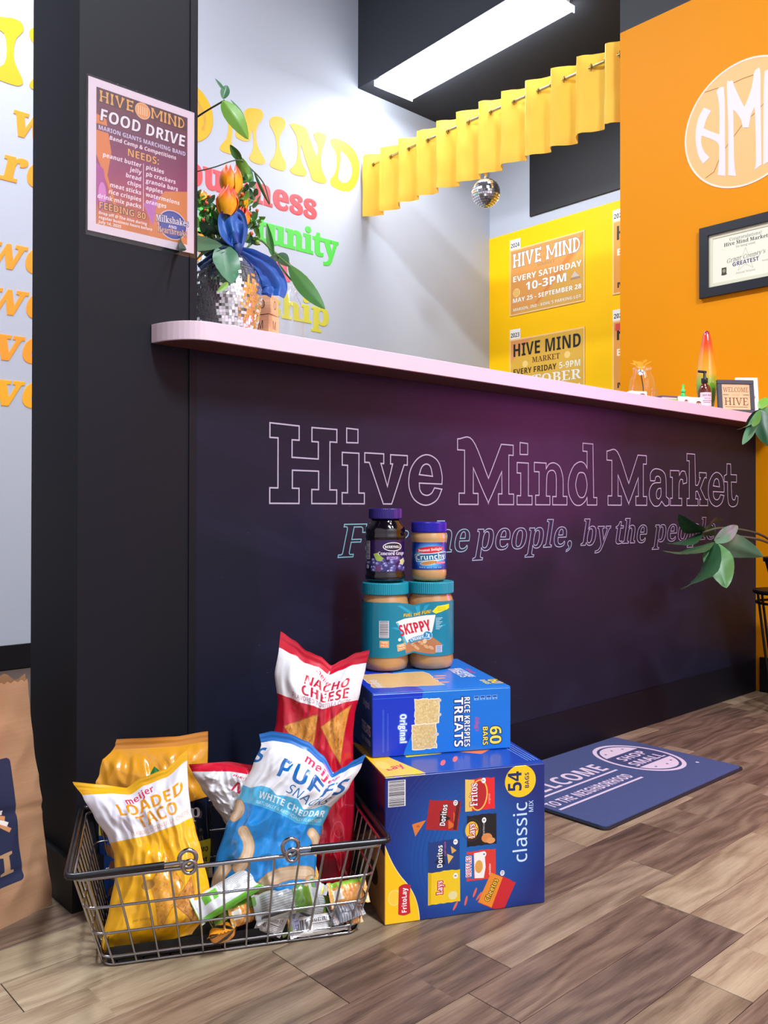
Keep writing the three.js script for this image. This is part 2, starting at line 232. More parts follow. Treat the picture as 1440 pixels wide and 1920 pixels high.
function rounded(flat) { // corners stay, gentle bends become curves
  const p = pairs(flat), n = p.length, out = [], sm = p.map((q, i) => { const a = p[(i + n - 1) % n], b = p[(i + 1) % n]; let t = atan2(b[1] - q[1], b[0] - q[0]) - atan2(q[1] - a[1], q[0] - a[0]); t = abs(((t + 3 * PI) % (2 * PI)) - PI); return t < 1.02; });
  for (let i = 0; i < n; i++) {
    const a = p[i], b = p[(i + 1) % n], pa = p[(i + n - 1) % n], nb = p[(i + 2) % n], ch = [b[0] - a[0], b[1] - a[1]];
    const ta = sm[i] ? [(b[0] - pa[0]) / 2, (b[1] - pa[1]) / 2] : ch, tb = sm[(i + 1) % n] ? [(nb[0] - a[0]) / 2, (nb[1] - a[1]) / 2] : ch, K = sm[i] || sm[(i + 1) % n] ? 6 : 1;
    for (let k = 0; k < K; k++) { const t = k / K, h0 = 2 * t ** 3 - 3 * t * t + 1, h1 = t ** 3 - 2 * t * t + t, h2 = -2 * t ** 3 + 3 * t * t, h3 = t ** 3 - t * t; out.push([0, 1].map((c) => h0 * a[c] + h1 * ta[c] + h2 * b[c] + h3 * tb[c])); }
  }
  return out;
}
{
  const G = {
    H: [[0,0,0,.033,.021,.033,.021,.14,0,.14,0,.171,.077,.169,.077,.138,.058,.138,.058,.1,.13,.099,.13,.137,.112,.137,.112,.168,.183,.168,.183,.139,.163,.139,.163,.031,.183,.031,.183,0,.112,0,.112,.031,.131,.031,.131,.072,.059,.072,.059,.033,.077,.033,.077,0]],
    i: [[0,0,0,.025,.016,.025,.016,.088,0,.088,0,.117,.05,.117,.05,.025,.067,.025,.067,0], [.013,.14,.013,.173,.047,.172,.047,.141]],
    v: [[.001,.119,.061,.119,.061,.096,.052,.096,.073,.042,.09,.096,.083,.096,.083,.118,.139,.118,.139,.095,.128,.095,.087,0,.06,0,.015,.097,.001,.097]],
    e: [[.117,.051,.117,.075,.106,.104,.085,.119,.058,.123,.03,.112,.008,.088,0,.06,.003,.035,.018,.012,.045,-.001,.072,-.001,.1,.012,.117,.038,.09,.041,.08,.028,.065,.022,.048,.025,.038,.036,.036,.052], [.036,.073,.045,.092,.06,.1,.075,.094,.083,.07]],
    M: [[.006,0,.006,.029,.027,.029,.027,.141,0,.141,0,.169,.058,.169,.122,.07,.175,.164,.226,.164,.226,.136,.207,.136,.207,.029,.228,.029,.228,0,.163,0,.163,.029,.178,.029,.177,.09,.127,.013,.116,.013,.061,.096,.061,.029,.08,.029,.08,0]],
    n: [[.006,0,.006,.027,.022,.027,.022,.094,0,.094,0,.12,.055,.12,.055,.104,.07,.118,.095,.122,.12,.112,.133,.09,.137,.07,.137,.025,.156,.025,.156,0,.086,0,.086,.024,.103,.024,.103,.08,.095,.097,.08,.1,.065,.094,.058,.078,.056,.025,.073,.025,.073,0]],
    d: [[.149,0,.149,.023,.132,.023,.128,.187,.075,.187,.075,.163,.097,.163,.097,.112,.083,.126,.06,.13,.03,.118,.008,.09,0,.06,.006,.028,.03,.003,.06,-.001,.085,.01,.097,.023,.098,0], [.068,.098,.05,.092,.038,.06,.05,.03,.068,.022,.086,.03,.097,.06,.086,.092]],
    a: [[.008,.082,.008,.105,.03,.121,.065,.122,.095,.112,.108,.09,.11,.03,.128,.022,.128,.002,.105,-.002,.088,.008,.08,.014,.06,-.001,.03,-.001,.006,.018,0,.04,.008,.06,.03,.074,.072,.077,.072,.09,.06,.098,.042,.095,.036,.082], [.045,.04,.055,.055,.075,.058,.075,.035,.062,.022,.048,.025]],
    r: [[0,0,0,.025,.014,.025,.014,.097,0,.097,0,.12,.06,.121,.062,.105,.078,.12,.1,.12,.112,.1,.113,.08,.087,.076,.085,.09,.07,.092,.06,.075,.058,.025,.078,.025,.078,0]],
    k: [[0,0,0,.025,.017,.025,.017,.158,0,.158,0,.183,.057,.183,.062,.073,.078,.074,.098,.1,.09,.1,.09,.119,.142,.119,.142,.1,.128,.1,.098,.062,.135,.024,.152,.024,.152,0,.092,0,.092,.022,.1,.022,.075,.052,.063,.05,.063,.024,.08,.024,.08,0]],
    t: [[.022,.158,.052,.158,.054,.118,.1,.118,.1,.09,.056,.09,.06,.045,.068,.025,.085,.022,.098,.04,.113,.034,.108,.01,.085,-.002,.05,-.001,.03,.02,.026,.09,0,.09,0,.112,.02,.118]],
  };
  const chalk = std(0xaea8ba, 0.85), chalk2 = [std(0x74b0b8, 0.85), std(0x86b0be, 0.85), std(0x98aabf, 0.85), std(0xa29eb6, 0.85), std(0x9a96aa, 0.85)];
  for (const [ch, x, s] of [['H', 1.041], ['i', 1.24], ['v', 1.307], ['e', 1.451], ['M', 1.626], ['i', 1.869], ['n', 1.946], ['d', 2.108], ['M', 2.312, 1.03], ['a', 2.562], ['r', 2.699], ['k', 2.813], ['e', 2.969, 1.05], ['t', 3.093]])
    part(counterWall, 'chalk_letter', mergeGeometries(G[ch].map((f) => ribbonLoop(rounded(f), 0.0031))).scale(s || 1, 1, 1), chalk, [x, 0.728, 0.0007]);
  const fmt = [['For', 1.228, 1.45, 0], ['the', 1.5, 1.673, 1], ['people,', 1.684, 2.125, 2], ['by', 2.172, 2.335, 3], ['the', 2.363, 2.548, 3], ['people', 2.58, 3.022, 4]];
  for (const [s, xa, xb, c] of fmt) {
    const k = 0.22; let lo = 9, hi = -9; const loops = [];
    for (const sh of font.serifB.generateShapes(s, 0.074)) for (const q of [sh, ...sh.holes]) { let pp = q.getPoints(5); pp = pp.filter((a, i) => i === 0 || a.distanceTo(pp[i - 1]) > 1e-5); if (pp[0].distanceTo(pp[pp.length - 1]) < 1e-5) pp.pop(); loops.push(pp.map((p) => { const x = p.x + k * p.y; lo = min(lo, x); hi = max(hi, x); return [x, p.y * 1.02]; })); }
    const f = (xb - xa) / (hi - lo);
    part(counterWall, 'chalk_word', mergeGeometries(loops.map((l) => ribbonLoop(l.map(([x, y]) => [(x - lo) * f, y]), 0.0025))), chalk2[c], [xa, 0.606, 0.0007]);
  }
}
// ---------- painted roundel on the orange wall ----------
{
  const ZC = -0.045, YC = 2.262, face = (g) => g.applyMatrix4(new THREE.Matrix4().makeRotationY(-PI / 2)).translate(XR, 0, 0); // local x -> +z, thickness -> -x
  const lilac = std(0xded2d6, 0.5), pale = std(0xeeb06a, 0.5), line = std(0xa8763a, 0.6), rimM = std(0xf2d3bd, 0.5);
  const H = [-.213,2.381,-.182,2.357,-.202,2.33,-.214,2.295,-.179,2.269,-.147,2.248,-.146,2.328,-.15,2.389,-.159,2.428,-.146,2.439,-.128,2.437,-.124,2.363,-.123,2.235,-.122,2.07,-.154,2.083,-.149,2.137,-.148,2.192,-.153,2.213,-.173,2.234,-.224,2.268,-.225,2.234,-.211,2.195,-.189,2.166,-.217,2.148,-.236,2.185,-.247,2.232,-.25,2.281,-.242,2.33,-.229,2.36];
  const M = [-.115,2.44,-.105,2.451,-.091,2.448,-.083,2.42,-.064,2.371,-.043,2.324,-.028,2.354,-.013,2.395,-.004,2.445,.005,2.458,.02,2.448,.022,2.312,.025,2.073,-.003,2.061,.003,2.092,.002,2.216,-.002,2.312,-.016,2.284,-.026,2.237,-.049,2.243,-.057,2.277,-.074,2.31,-.089,2.33,-.087,2.224,-.085,2.118,-.078,2.057,-.11,2.069,-.11,2.273];
  const poly = (f) => new THREE.Shape(rounded(f).map(([x, y]) => new THREE.Vector2(x, y)));
  const disc = new THREE.Shape(); disc.absellipse(ZC, YC, 0.25, 0.25, 0, 2 * PI); part(wallRight, 'painted_roundel', face(extrude(disc, 0.001, 0, 60)), pale);
  const ring = new THREE.Shape(); ring.absellipse(ZC, YC, 0.254, 0.254, 0, 2 * PI); const hole = new THREE.Path(); hole.absellipse(ZC, YC, 0.2465, 0.2465, 0, 2 * PI); ring.holes.push(hole); part(wallRight, 'painted_ring', face(extrude(ring, 0.0018, 0, 60)), rimM);
  for (const f of [H, M, H.map((v, i) => i % 2 ? v : 2 * ZC - v)]) part(wallRight, 'painted_letter', face(extrude(poly(f), 0.002)), lilac);
  for (const f of [[-.21,2.443,-.179,2.442,-.152,2.441], [-.087,2.438,-.049,2.441,-.007,2.44], [-.053,2.255,-.087,2.22,-.122,2.184,-.148,2.146,-.17,2.101,-.206,2.086], [.034,2.312,.005,2.289,-.024,2.274]]) part(wallRight, 'painted_line', face(ribbonLoop(pairs(f), 0.0035, false).translate(0, 0, 0.0014)), new THREE.MeshStandardMaterial({ color: 0xa8763a, roughness: 0.6, side: THREE.DoubleSide }));
}
// ---------- ceiling lamps ----------
const lampWhite = std(0xf4f4f4, 0.4);
function lampFixture(x, y, z, ry, label, power, glow, ends) { // y = underside of the lens; length along local z
  const t = thing('ceiling_lamp', label, 'lamp', [x, y, z], ry), L = 1.22, W = 0.3;
  part(t, 'housing', mergeGeometries([box(W - 0.06, 0.03, L - 0.02, 0, 0.048, 0), box(W - 0.14, 0.014, L - 0.02, 0, 0.07 - 0.012, 0)]), lampWhite);
  const s = new THREE.Shape(); s.moveTo(-W / 2, 0.034); s.quadraticCurveTo(-W / 2, 0.004, -W / 2 + 0.03, 0.002); s.lineTo(W / 2 - 0.03, 0.002); s.quadraticCurveTo(W / 2, 0.004, W / 2, 0.034); s.closePath();
  part(t, 'lens', extrude(s, L - 0.012).translate(0, 0, -(L - 0.012) / 2), std(0xffffff, 0.5, { emissive: LAMP_WHITE, emissiveIntensity: glow }));
  for (const k of [-1, 1]) part(t, 'end_cap', box(W - 0.002, 0.034, 0.004, 0, 0.02, k * (L / 2 - 0.003)), ends ? std(0xffffff, 0.5, { emissive: LAMP_WHITE, emissiveIntensity: glow }) : lampWhite);
  const rect = (w, h, p, rx, ryy) => { const l = new THREE.RectAreaLight(LAMP_WHITE, power, w, h); l.position.set(...p); l.rotation.set(rx, ryy, 0); t.add(l); return l; };
  rect(W - 0.04, L - 0.04, [0, -0.004, 0], -PI / 2, 0);
  if (ends) { rect(W, 0.036, [0, 0.02, -L / 2 - 0.006], 0, 0); rect(L, 0.036, [-W / 2 - 0.006, 0.02, 0], 0, PI / 2); rect(L, 0.036, [W / 2 + 0.006, 0.02, 0], 0, -PI / 2); }
  return t;
}
lampFixture(3.44, 3.188, -1.61, -0.045, 'long white wraparound lamp glowing on the dark ceiling above the yellow curtain', LAMP_BACK, 3, true);
for (const [x, z, where, k] of [[0.8, 3.0, 'over the middle of the shop floor', 5.6], [2.0, 3.4, 'over the shop floor by the orange wall', 0.5], [1.9, 1.4, 'over the welcome mat', 0.55], [0.8, -1.6, 'behind the counter', 2.6]]) lampFixture(x, CEIL - 0.07, z, 0, 'white ceiling lamp ' + where + ', above the picture', LAMP_MAIN * k, 2, false);
{ // pink neon tube on the orange wall, whose glow lies on the counter
  const t = thing('neon_light', 'pink neon tube light fixed to the orange wall beside the counter', 'lamp', [XR - 0.03, 0.95, 1.12]);
  part(t, 'bracket', box(0.028, 0.9, 0.05, 0.016, 0, 0), std(0x222226, 0.5));
  part(t, 'neon_tube', new THREE.CapsuleGeometry(0.012, 0.8, 6, 12).translate(-0.012, 0, 0), std(0xffffff, 0.4, { emissive: PINK, emissiveIntensity: 3 }));
  const l = new THREE.RectAreaLight(PINK, PINK_POWER, 0.05, 0.8); l.position.set(-0.03, 0, 0); l.rotation.y = PI / 2; t.add(l);
}
// ---------- curtain valance, rod, mirror ball ----------
const RODX = 3.42, RODY = 2.795;
{
  const zA = ZB + 0.02, zB_ = -0.625, N = 11.5, A = 0.042;
  const wave = (t) => { const f = ((t % 1) + 1) % 1; return f < 0.7 ? -1 + 2 * sstep(0, 1, f / 0.7 * 0.86 + 0.07) : 1 - 2 * sstep(0, 1, (f - 0.7) / 0.3); };
  const cloth = phys(0xffd24a, 0.85, { transmission: 0.28, thickness: 0, side: THREE.DoubleSide, bumpMap: bumpAt(3, 3), bumpScale: 0.0004 });
  const t = thing('curtain_valance', 'yellow pleated cloth valance hanging from a thin rod below the lamp', 'curtain', [RODX, 0, 0]);
  const Rr = rng(3), jig = Array.from({ length: 14 }, () => Rr() - 0.5);
  const X = (u, v) => { const q = u * N, i = floor(q); return A * (0.8 + 0.35 * jig[i % 14]) * wave(q + 0.03 * noise(u * 20, v * 2)) * (1 + 0.25 * v * jig[(i + 5) % 14]) + 0.006 * noise(u * 30, v * 3, 2); };
  part(t, 'cloth', grid(460, 26, (u, v) => { const q = u * N, i = floor(q); return V(X(u, v), lerp(RODY + 0.062, RODY - 0.31, v) + 0.014 * jig[(i + 2) % 14] * v * 1.6 + 0.004 * noise(u * 40, v), lerp(zA, zB_, u) + 0.012 * v * jig[(i + 1) % 14]); }), cloth);
  part(t, 'hem', grid(460, 3, (u, v) => { const q = u * N, i = floor(q), vv = 1 - 0.1 * v; return V(X(u, vv) - 0.0012, lerp(RODY + 0.062, RODY - 0.31, vv) + 0.014 * jig[(i + 2) % 14] * vv * 1.6 + 0.004 * noise(u * 40, vv), lerp(zA, zB_, u) + 0.012 * vv * jig[(i + 1) % 14]); }), cloth);
  const gm = std(0x9a8a60, 0.3, { metalness: 1 });
  for (let i = 0; i < 23; i++) { const f = i % 2 ? 0.85 : 0.35, u = (floor(i / 2) + f) / N; if (u < 1) part(t, 'grommet', new THREE.TorusGeometry(0.014, 0.003, 6, 16).rotateY(i % 2 ? 0.3 : 0.5), gm, [0, RODY, lerp(zA, zB_, u)]); }
  const r = thing('curtain_rod', 'thin metal tension rod carrying the yellow valance', 'curtain rod', [RODX, RODY, 0]);
  part(r, 'pole', rod([0, 0, ZB + 0.012], [0, 0, -0.622], 0.0075, 12), std(0xb9a878, 0.25, { metalness: 1 }));
  for (const z of [ZB + 0.008, -0.618]) part(r, 'end_cap', rod([0, 0, z - 0.007], [0, 0, z + 0.007], 0.016, 16), std(0x8a7a55, 0.4, { metalness: 0.8 }));
}
function mirrorTiles(profile, nRows, size, jitter, seed, yOff = 0) { // square mirror tiles laid in rings on a surface of revolution: profile(t) -> [r, y]
  const R = rng(seed), gs = [];
  for (let j = 0; j < nRows; j++) {
    const t = (j + 0.5) / nRows, [r, y] = profile(t), [r2, y2] = profile(min(1, t + 0.01)), [r1, y1] = profile(max(0, t - 0.01)), nrm = V(y2 - y1, -(r2 - r1), 0).normalize(), n = max(4, floor(2 * PI * r / size));
    for (let i = 0; i < n; i++) {
      const a = (i + 0.5 * (j % 2)) / n * 2 * PI, g = new THREE.BoxGeometry(size * 0.9, size * 0.9, 0.0012).deleteAttribute('uv');
      const N = V(nrm.x * cos(a), nrm.y, nrm.x * sin(a)).add(V((R() - 0.5) * jitter, (R() - 0.5) * jitter, (R() - 0.5) * jitter)).normalize();
      g.applyMatrix4(new THREE.Matrix4().lookAt(N, V(0, 0, 0), V(0, 1, 0)).setPosition(r * cos(a), y + yOff, r * sin(a))); gs.push(g);
    }
  }
  return mergeGeometries(gs);
}
const MIRROR = std(0xf4f4f6, 0.06, { metalness: 0.93 });
{
  const c = V(RODX, 2.377, -1.453), R0 = 0.074, b = thing('mirror_ball', 'small mirrored disco ball hanging from the curtain rod by a yellow cord', 'disco ball', c.toArray());
  part(b, 'core', new THREE.SphereGeometry(R0 - 0.001, 32, 20), std(0x55585e, 0.4));
  const m = part(b, 'mirror_tiles', mirrorTiles((t) => [R0 * sin(PI * (0.04 + 0.92 * t)), R0 * cos(PI * (0.04 + 0.92 * t))], 16, 0.0125, 0.06, 9), MIRROR); m.userData.kind = 'stuff';
  part(b, 'cap', new THREE.CylinderGeometry(0.012, 0.014, 0.012, 14).translate(0, R0 + 0.004, 0), std(0xa8a8ac, 0.3, { metalness: 1 }));
  part(b, 'cord', box(0.02, RODY - c.y - R0 - 0.016, 0.002, 0, (RODY - c.y + R0) / 2, 0), std(0xf0bf4a, 0.8));
}
// ---------- posters on the yellow wall ----------
const face2 = PI * -0.5; // a sheet that faces -x
function fairPoster(kind) {
  return canvasTex(640, 480, (g, w, h) => {
    g.fillStyle = '#f3c98c'; g.fillRect(0, 0, w, h); g.fillStyle = kind === 0 ? '#d8a648' : kind === 1 ? '#dcae3c' : '#e39a3c'; g.fillRect(10, 10, w - 20, h - 20);
    if (kind === 0) { blob(g, [[10, 10], [w - 10, 10], [w - 40, 130], [250, h - 40], [10, h - 10]], '#dd9a4e'); oval(g, 62, 318, 32, 32, '#f2cf7c'); for (let i = 0; i < 4; i++) { g.fillStyle = '#d49a55'; g.fillRect(40 + i * 12, 296, 4, 46); } blob(g, [[w - 10, 10], [w - 130, 130], [210, 440], [230, 440], [w - 20, 90]], '#d8863a');
      groovy(g, 'HIVE', 28, 34, 262, 100, '#fff3df', '#9a7a66', 9); groovy(g, 'MIND', 322, 34, 288, 100, '#fff3df', '#9a7a66', 9); text(g, 'MARKET', w / 2, 166, 30, '#b28a52', { w: 150 });
      text(g, 'EVERY SATURDAY', w / 2, 238, 58, '#fff6ea', { w: w - 50, stroke: '#a7906c', lw: 4 }); text(g, '10-3PM', w / 2, 316, 78, '#ffffff', { w: 360, stroke: '#a7906c', lw: 5 });
      blob(g, [[530, 300], [560, 262], [575, 280], [600, 300]], '#cfc7c3'); text(g, 'MARION', 566, 318, 18, '#6a6f9a', { w: 76 });
      text(g, 'MAY 25 - SEPTEMBER 28', w / 2, 388, 44, '#fff6ea', { w: w - 50, stroke: '#a7906c', lw: 4 }); text(g, 'MARION, IND - KOHL\'S PARKING LOT', w / 2, 450, 30, '#f4e6cc', { w: w - 60, stroke: '#a7906c', lw: 3 }); }
    if (kind === 1) { oval(g, 140, 190, 24, 24, '#f2cf7c'); oval(g, 500, 170, 24, 24, '#f2cf7c'); blob(g, [[10, 10], [200, 10], [10, 170]], '#e39a55');
      text(g, 'HIVE MIND', w / 2, 128, 128, '#12100c', { w: w - 50 }); text(g, 'MARKET', w / 2, 188, 52, '#5a3410', { font: 'serif', w: 240 }); text(g, 'EVERY FRIDAY', 30, 258, 56, '#241a08', { align: 'left', w: 380 }); text(g, '5-9PM', 430, 258, 60, '#efe6cc', { align: 'left', w: 180, stroke: '#a7906c', lw: 3 });
      text(g, 'OCTOBER', w / 2, 344, 92, '#f2ead6', { font: 'serif', w: w - 60, stroke: '#b09a6a', lw: 4 }); text(g, 'SATURDAY 10-7PM', w / 2, 410, 52, '#efe6cc', { w: w - 60, stroke: '#a7906c', lw: 3 }); }
    if (kind > 1) { text(g, 'HIVE MIND', 22, 128, 128, '#1a1208', { align: 'left', w: w - 44 }); text(g, kind === 2 ? 'EVERY FRIDAY' : 'EVERY SATURDAY', 26, 230, 60, '#f5ead2', { align: 'left', w: w - 50 }); if (kind === 3) { g.fillStyle = '#d94a3a'; g.fillRect(20, 20, w - 40, 46); } text(g, 'MARION, IND', 28, h - 40, 48, '#3a2410', { align: 'left', w: w - 60 }); }
  });
}
const tagTex = (s) => canvasTex(128, 112, (g, w, h) => { g.fillStyle = '#f1efe8'; g.fillRect(0, 0, w, h); text(g, s, w / 2, 78, 58, '#23252b', { w: w - 20 }); });
const faceMats = (tex, rough, edge, white = 0xffffff) => { const f = std(white, rough, { map: tex }), e = std(edge, 0.7); return [e, e, e, e, f, e]; };
for (const [i, z0, y1, yr, lab] of [[0, -2.232, 2.48, '2024', 'orange market poster reading EVERY SATURDAY on the yellow wall'], [1, -2.232, 1.866, '2023', 'tan market poster with black HIVE MIND title, half behind the counter'], [2, -1.424, 2.48, '20', 'upper orange poster on the yellow wall, cut off by the orange wall edge'], [3, -1.424, 1.866, '20', 'lower red-striped poster on the yellow wall, cut off by the orange wall edge']]) {
  solo('poster', lab, 'poster', box(0.606, 0.452, 0.004), faceMats(fairPoster(i), 0.35, 0xe8c898), [XS - 0.0065, y1 - 0.226, z0 + 0.303], [0, face2, 0]);
  solo('year_tag', ['white tag reading 2024 above the EVERY SATURDAY poster', 'white tag reading 2023 above the black-titled poster', 'white year tag above the upper cut-off poster', 'white year tag above the lower cut-off poster'][i], 'label', box(0.09, 0.078, 0.002), faceMats(tagTex(yr + (yr.length < 3 ? '22' : '')), 0.6, 0xeeeeea), [XS - 0.0058, y1 + 0.03, z0 + 0.045], [0, face2, 0]);
}
// ---------- framed certificate ----------
{
  const t = thing('picture_frame', 'black framed certificate with cream mat hanging on the orange wall', 'certificate', [XR, 1.7315, -0.037], face2), W = 0.378, Hh = 0.289, F = 0.036, fm = std(0x14161d, 0.35);
  const rail = (a, b, c, d) => extrude(new THREE.Shape([a, b, c, d].map(([x, y]) => new THREE.Vector2(x, y))), 0.014, 0.0015);
  const o = [[-W / 2, -Hh / 2], [W / 2, -Hh / 2], [W / 2, Hh / 2], [-W / 2, Hh / 2]], n = o.map(([x, y]) => [x - F * Math.sign(x), y - F * Math.sign(y)]);
  for (let i = 0; i < 4; i++) part(t, 'frame_rail', rail(o[i], o[(i + 1) % 4], n[(i + 1) % 4], n[i]), fm, [0, 0, 0.003]);
  part(t, 'backing', box(W - 0.02, Hh - 0.02, 0.004, 0, 0, 0.003), fm);
  const mat = std(0xd3d0b4, 0.7), iw = W - 2 * F, ih = Hh - 2 * F, mw = 0.017;
  for (const g of [box(iw, mw, 0.003, 0, ih / 2 - mw / 2, 0.0075), box(iw, mw, 0.003, 0, -ih / 2 + mw / 2, 0.0075), box(mw, ih - 2 * mw, 0.003, -iw / 2 + mw / 2, 0, 0.0075), box(mw, ih - 2 * mw, 0.003, iw / 2 - mw / 2, 0, 0.0075)]) part(t, 'mat_strip', g, mat);
  const tex = canvasTex(768, 512, (g, w, h) => {
    g.fillStyle = '#e3dfc8'; g.fillRect(0, 0, w, h); const X = w * 0.5;
    text(g, 'Congratulations!', X, 70, 46, '#3a382e', { font: 'serif', weight: 'normal' }); text(g, 'Hive Mind Market', X, 122, 54, '#22221e', { font: 'serif' }); text(g, 'for being voted', X, 160, 30, '#55534a', { font: 'serif', weight: 'normal' });
    const st = []; for (let i = 0; i < 10; i++) { const r = i % 2 ? 52 : 130, a = -PI / 2 + i * PI / 5; st.push([X + r * 1.1 * cos(a), 310 + r * sin(a)]); } blob(g, st, null, '#a8a58e', 4);
    text(g, 'Grant County\'s', X, 298, 62, '#5b5a50', { font: 'serif', weight: 'normal', skew: 0.3, rot: -0.06 }); text(g, 'GREATEST', X, 356, 62, '#2c2660', { w: 300, rot: -0.03 });
    text(g, 'Annual Winner', X, 452, 30, '#8a8872', { font: 'serif', weight: 'normal' }); g.fillStyle = '#3a3626'; g.fillRect(110, 352, 56, 74); oval(g, 138, 426, 34, 12, '#3a3626'); oval(g, 138, 388, 18, 22, '#8a8468'); text(g, 'Award Winner', w - 110, 372, 26, '#77745e', { font: 'serif', weight: 'normal' });
  });
  part(t, 'certificate_paper', box(iw - 2 * mw + 0.004, ih - 2 * mw + 0.004, 0.001, 0, 0, 0.0062), faceMats(tex, 0.6, 0xe3dfc8));
}
// ---------- food drive poster on the pillar ----------
{
  const tex = canvasTex(880, 1140, (g, w, h) => {
    g.fillStyle = '#f3eaf0'; g.fillRect(0, 0, w, h); const x0 = 62, y0 = 60, W = w - 124, H = h - 120; g.save(); g.beginPath(); g.rect(x0, y0, W, H); g.clip(); g.fillStyle = '#8c3560'; g.fillRect(x0, y0, W, H);
    const gr = g.createLinearGradient(0, y0, 0, y0 + H); gr.addColorStop(0, '#6e2f3c'); gr.addColorStop(0.3, '#7c3358'); gr.addColorStop(0.6, '#a2376a'); gr.addColorStop(1, '#e08a3c'); g.fillStyle = gr; g.fillRect(x0, y0, W, H);
    blob(g, [[x0, 260], [140, 280], [180, 520], [150, 700], [220, 900], [340, 1140], [x0 + 220, 1140], [x0 + 100, 800], [x0, 560]], '#e9893c'); blob(g, [[x0, 620], [120, 660], [160, 900], [90, 980], [x0, 900]], '#b94f9c'); blob(g, [[480, 1140], [500, 860], [620, 700], [w, 640], [w, 1140]], '#e58f44'); blob(g, [[440, 840], [560, 760], [520, 1000]], '#c777c0'); oval(g, 110, 850, 30, 90, '#e28bd0');
    g.fillStyle = '#5a2f3e'; g.fillRect(x0, y0, W, 110); g.fillStyle = '#6d3b4c'; g.fillRect(x0, 330, W, 50); g.restore();
    groovy(g, 'HIVE', x0 + 20, 76, 285, 84, '#f2b65a', '#3a1b1b', 10); groovy(g, 'MIND', w - x0 - 318, 76, 300, 84, '#f2b65a', '#3a1b1b', 10); oval(g, w / 2 - 8, 126, 60, 60, '#f0a860', '#f8d79a', 6); for (let i = -2; i < 3; i++) { g.fillStyle = '#fbe3b2'; g.fillRect(w / 2 - 12 + i * 18, 92, 7, 66); }
    text(g, 'FOOD DRIVE', w / 2, 300, 124, '#ffffff', { w: W - 40, stroke: '#3a1b2b', lw: 12, skew: 0.1 }); text(g, 'MARION GIANTS MARCHING BAND', w / 2, 372, 46, '#e9d9ee', { w: W - 30, stroke: '#55306a', lw: 5 }); text(g, 'Band Camp & Competitions', w / 2, 424, 42, '#ffffff', { w: W - 200, skew: 0.12 });
    text(g, 'NEEDS:', w / 2, 506, 78, '#f6b45c', { w: 270, stroke: '#4a2030', lw: 7 });
    ['peanut butter', 'jelly', 'bread', 'chips', 'meat sticks', 'rice crispies', 'drink mix packs'].forEach((s, i) => text(g, s, w / 2 - 18, 566 + i * 53, 46, '#ffffff', { align: 'right', skew: 0.12 })); ['pickles', 'pb crackers', 'granola bars', 'apples', 'watermelons', 'oranges'].forEach((s, i) => text(g, s, w / 2 + 18, 566 + i * 53, 46, '#ffffff', { align: 'left', skew: 0.12 }));
    g.fillStyle = '#ffffff'; g.fillRect(w / 2 - 2, 530, 4, 370); text(g, 'FEEDING 80', x0 + 20, 960, 72, '#f8b65c', { align: 'left', w: 380, stroke: '#41204a', lw: 9 }); ['Drop off @ The Hive during', 'regular business hours before', 'July 14, 2025'].forEach((s, i) => text(g, s, x0 + 20, 1002 + i * 34, 30, '#ffffff', { align: 'left', skew: 0.1 }));
    oval(g, 690, 950, 122, 112, '#3a4a9a', '#e9e2f2', 7); oval(g, 690, 950, 104, 94, '#4a5cb0'); text(g, 'Milkshakes', 690, 940, 72, '#ffffff', { font: 'serif', w: 290, stroke: '#2b2f66', lw: 8, rot: -0.05 }); text(g, 'AND', 690, 978, 34, '#ffffff', {}); text(g, 'Heartbreaks', 690, 1024, 64, '#f4d3c2', { font: 'serif', w: 260, stroke: '#5a2a2a', lw: 7, rot: -0.05 });
  });
  const t = thing('food_drive_poster', 'laminated purple and orange food drive poster fixed to the dark pillar', 'poster', [0.7485, 1.357, 0]);
  part(t, 'paper', box(0.2159, 0.2794, 0.0012, 0, 0, 0.0025), faceMats(tex, 0.5, 0xf0e8ee, 0xcdc4ca), [0.0005, 0.003, 0]);
  part(t, 'laminate_sheet', rbox(0.2228, 0.292, 0.0008, 0.0003, 1), phys(0xffffff, 0.08, { transmission: 1, thickness: 0, ior: 1.4 }), [0, 0, 0.0042]);
}
// ---------- counter top ----------
{
  const outline = (k) => { const s = new THREE.Shape(); s.moveTo(XR - 0.001, -0.1 + k); s.lineTo(0.845, -0.1 + k); s.bezierCurveTo(0.808, -0.1 + k, 0.775 + k, -0.07, 0.768 + k, -0.004); s.lineTo(0.8655, -0.004); s.lineTo(0.8655, 0.3 - k); s.lineTo(XR - 0.001, 0.3 - k); s.closePath(); return s; };
  const flat = (k, d, bv) => extrude(outline(k), d, bv).applyMatrix4(new THREE.Matrix4().makeRotationX(-PI / 2)); // shape y -> world -z
  const t = thing('counter_top', 'long pale pink laminate counter top with a rounded left end', 'counter top', [0, 1.031, 0]);
  part(t, 'slab', flat(0, 0.033, 0.0012).translate(0, 0.0022, 0), std(0xdcc5cf, 0.34));
  part(t, 'underside', flat(0.003, 0.0012, 0), std(0x5e3630, 0.6), undefined, undefined, 'bare brown board under the counter top');
}

// ---------- on the counter, left: vase, bouquet, jar, wooden blocks ----------
const CT = 1.0668; // counter top height
const leafMat = (c, o = {}) => phys(c, 0.42, { transmission: 0.12, thickness: 0, side: THREE.DoubleSide, ...o });
const LEAF = [leafMat(0x3f7a34), leafMat(0x2f5f33), leafMat(0x6da23a), leafMat(0x4d7f5c), leafMat(0x24502e)];
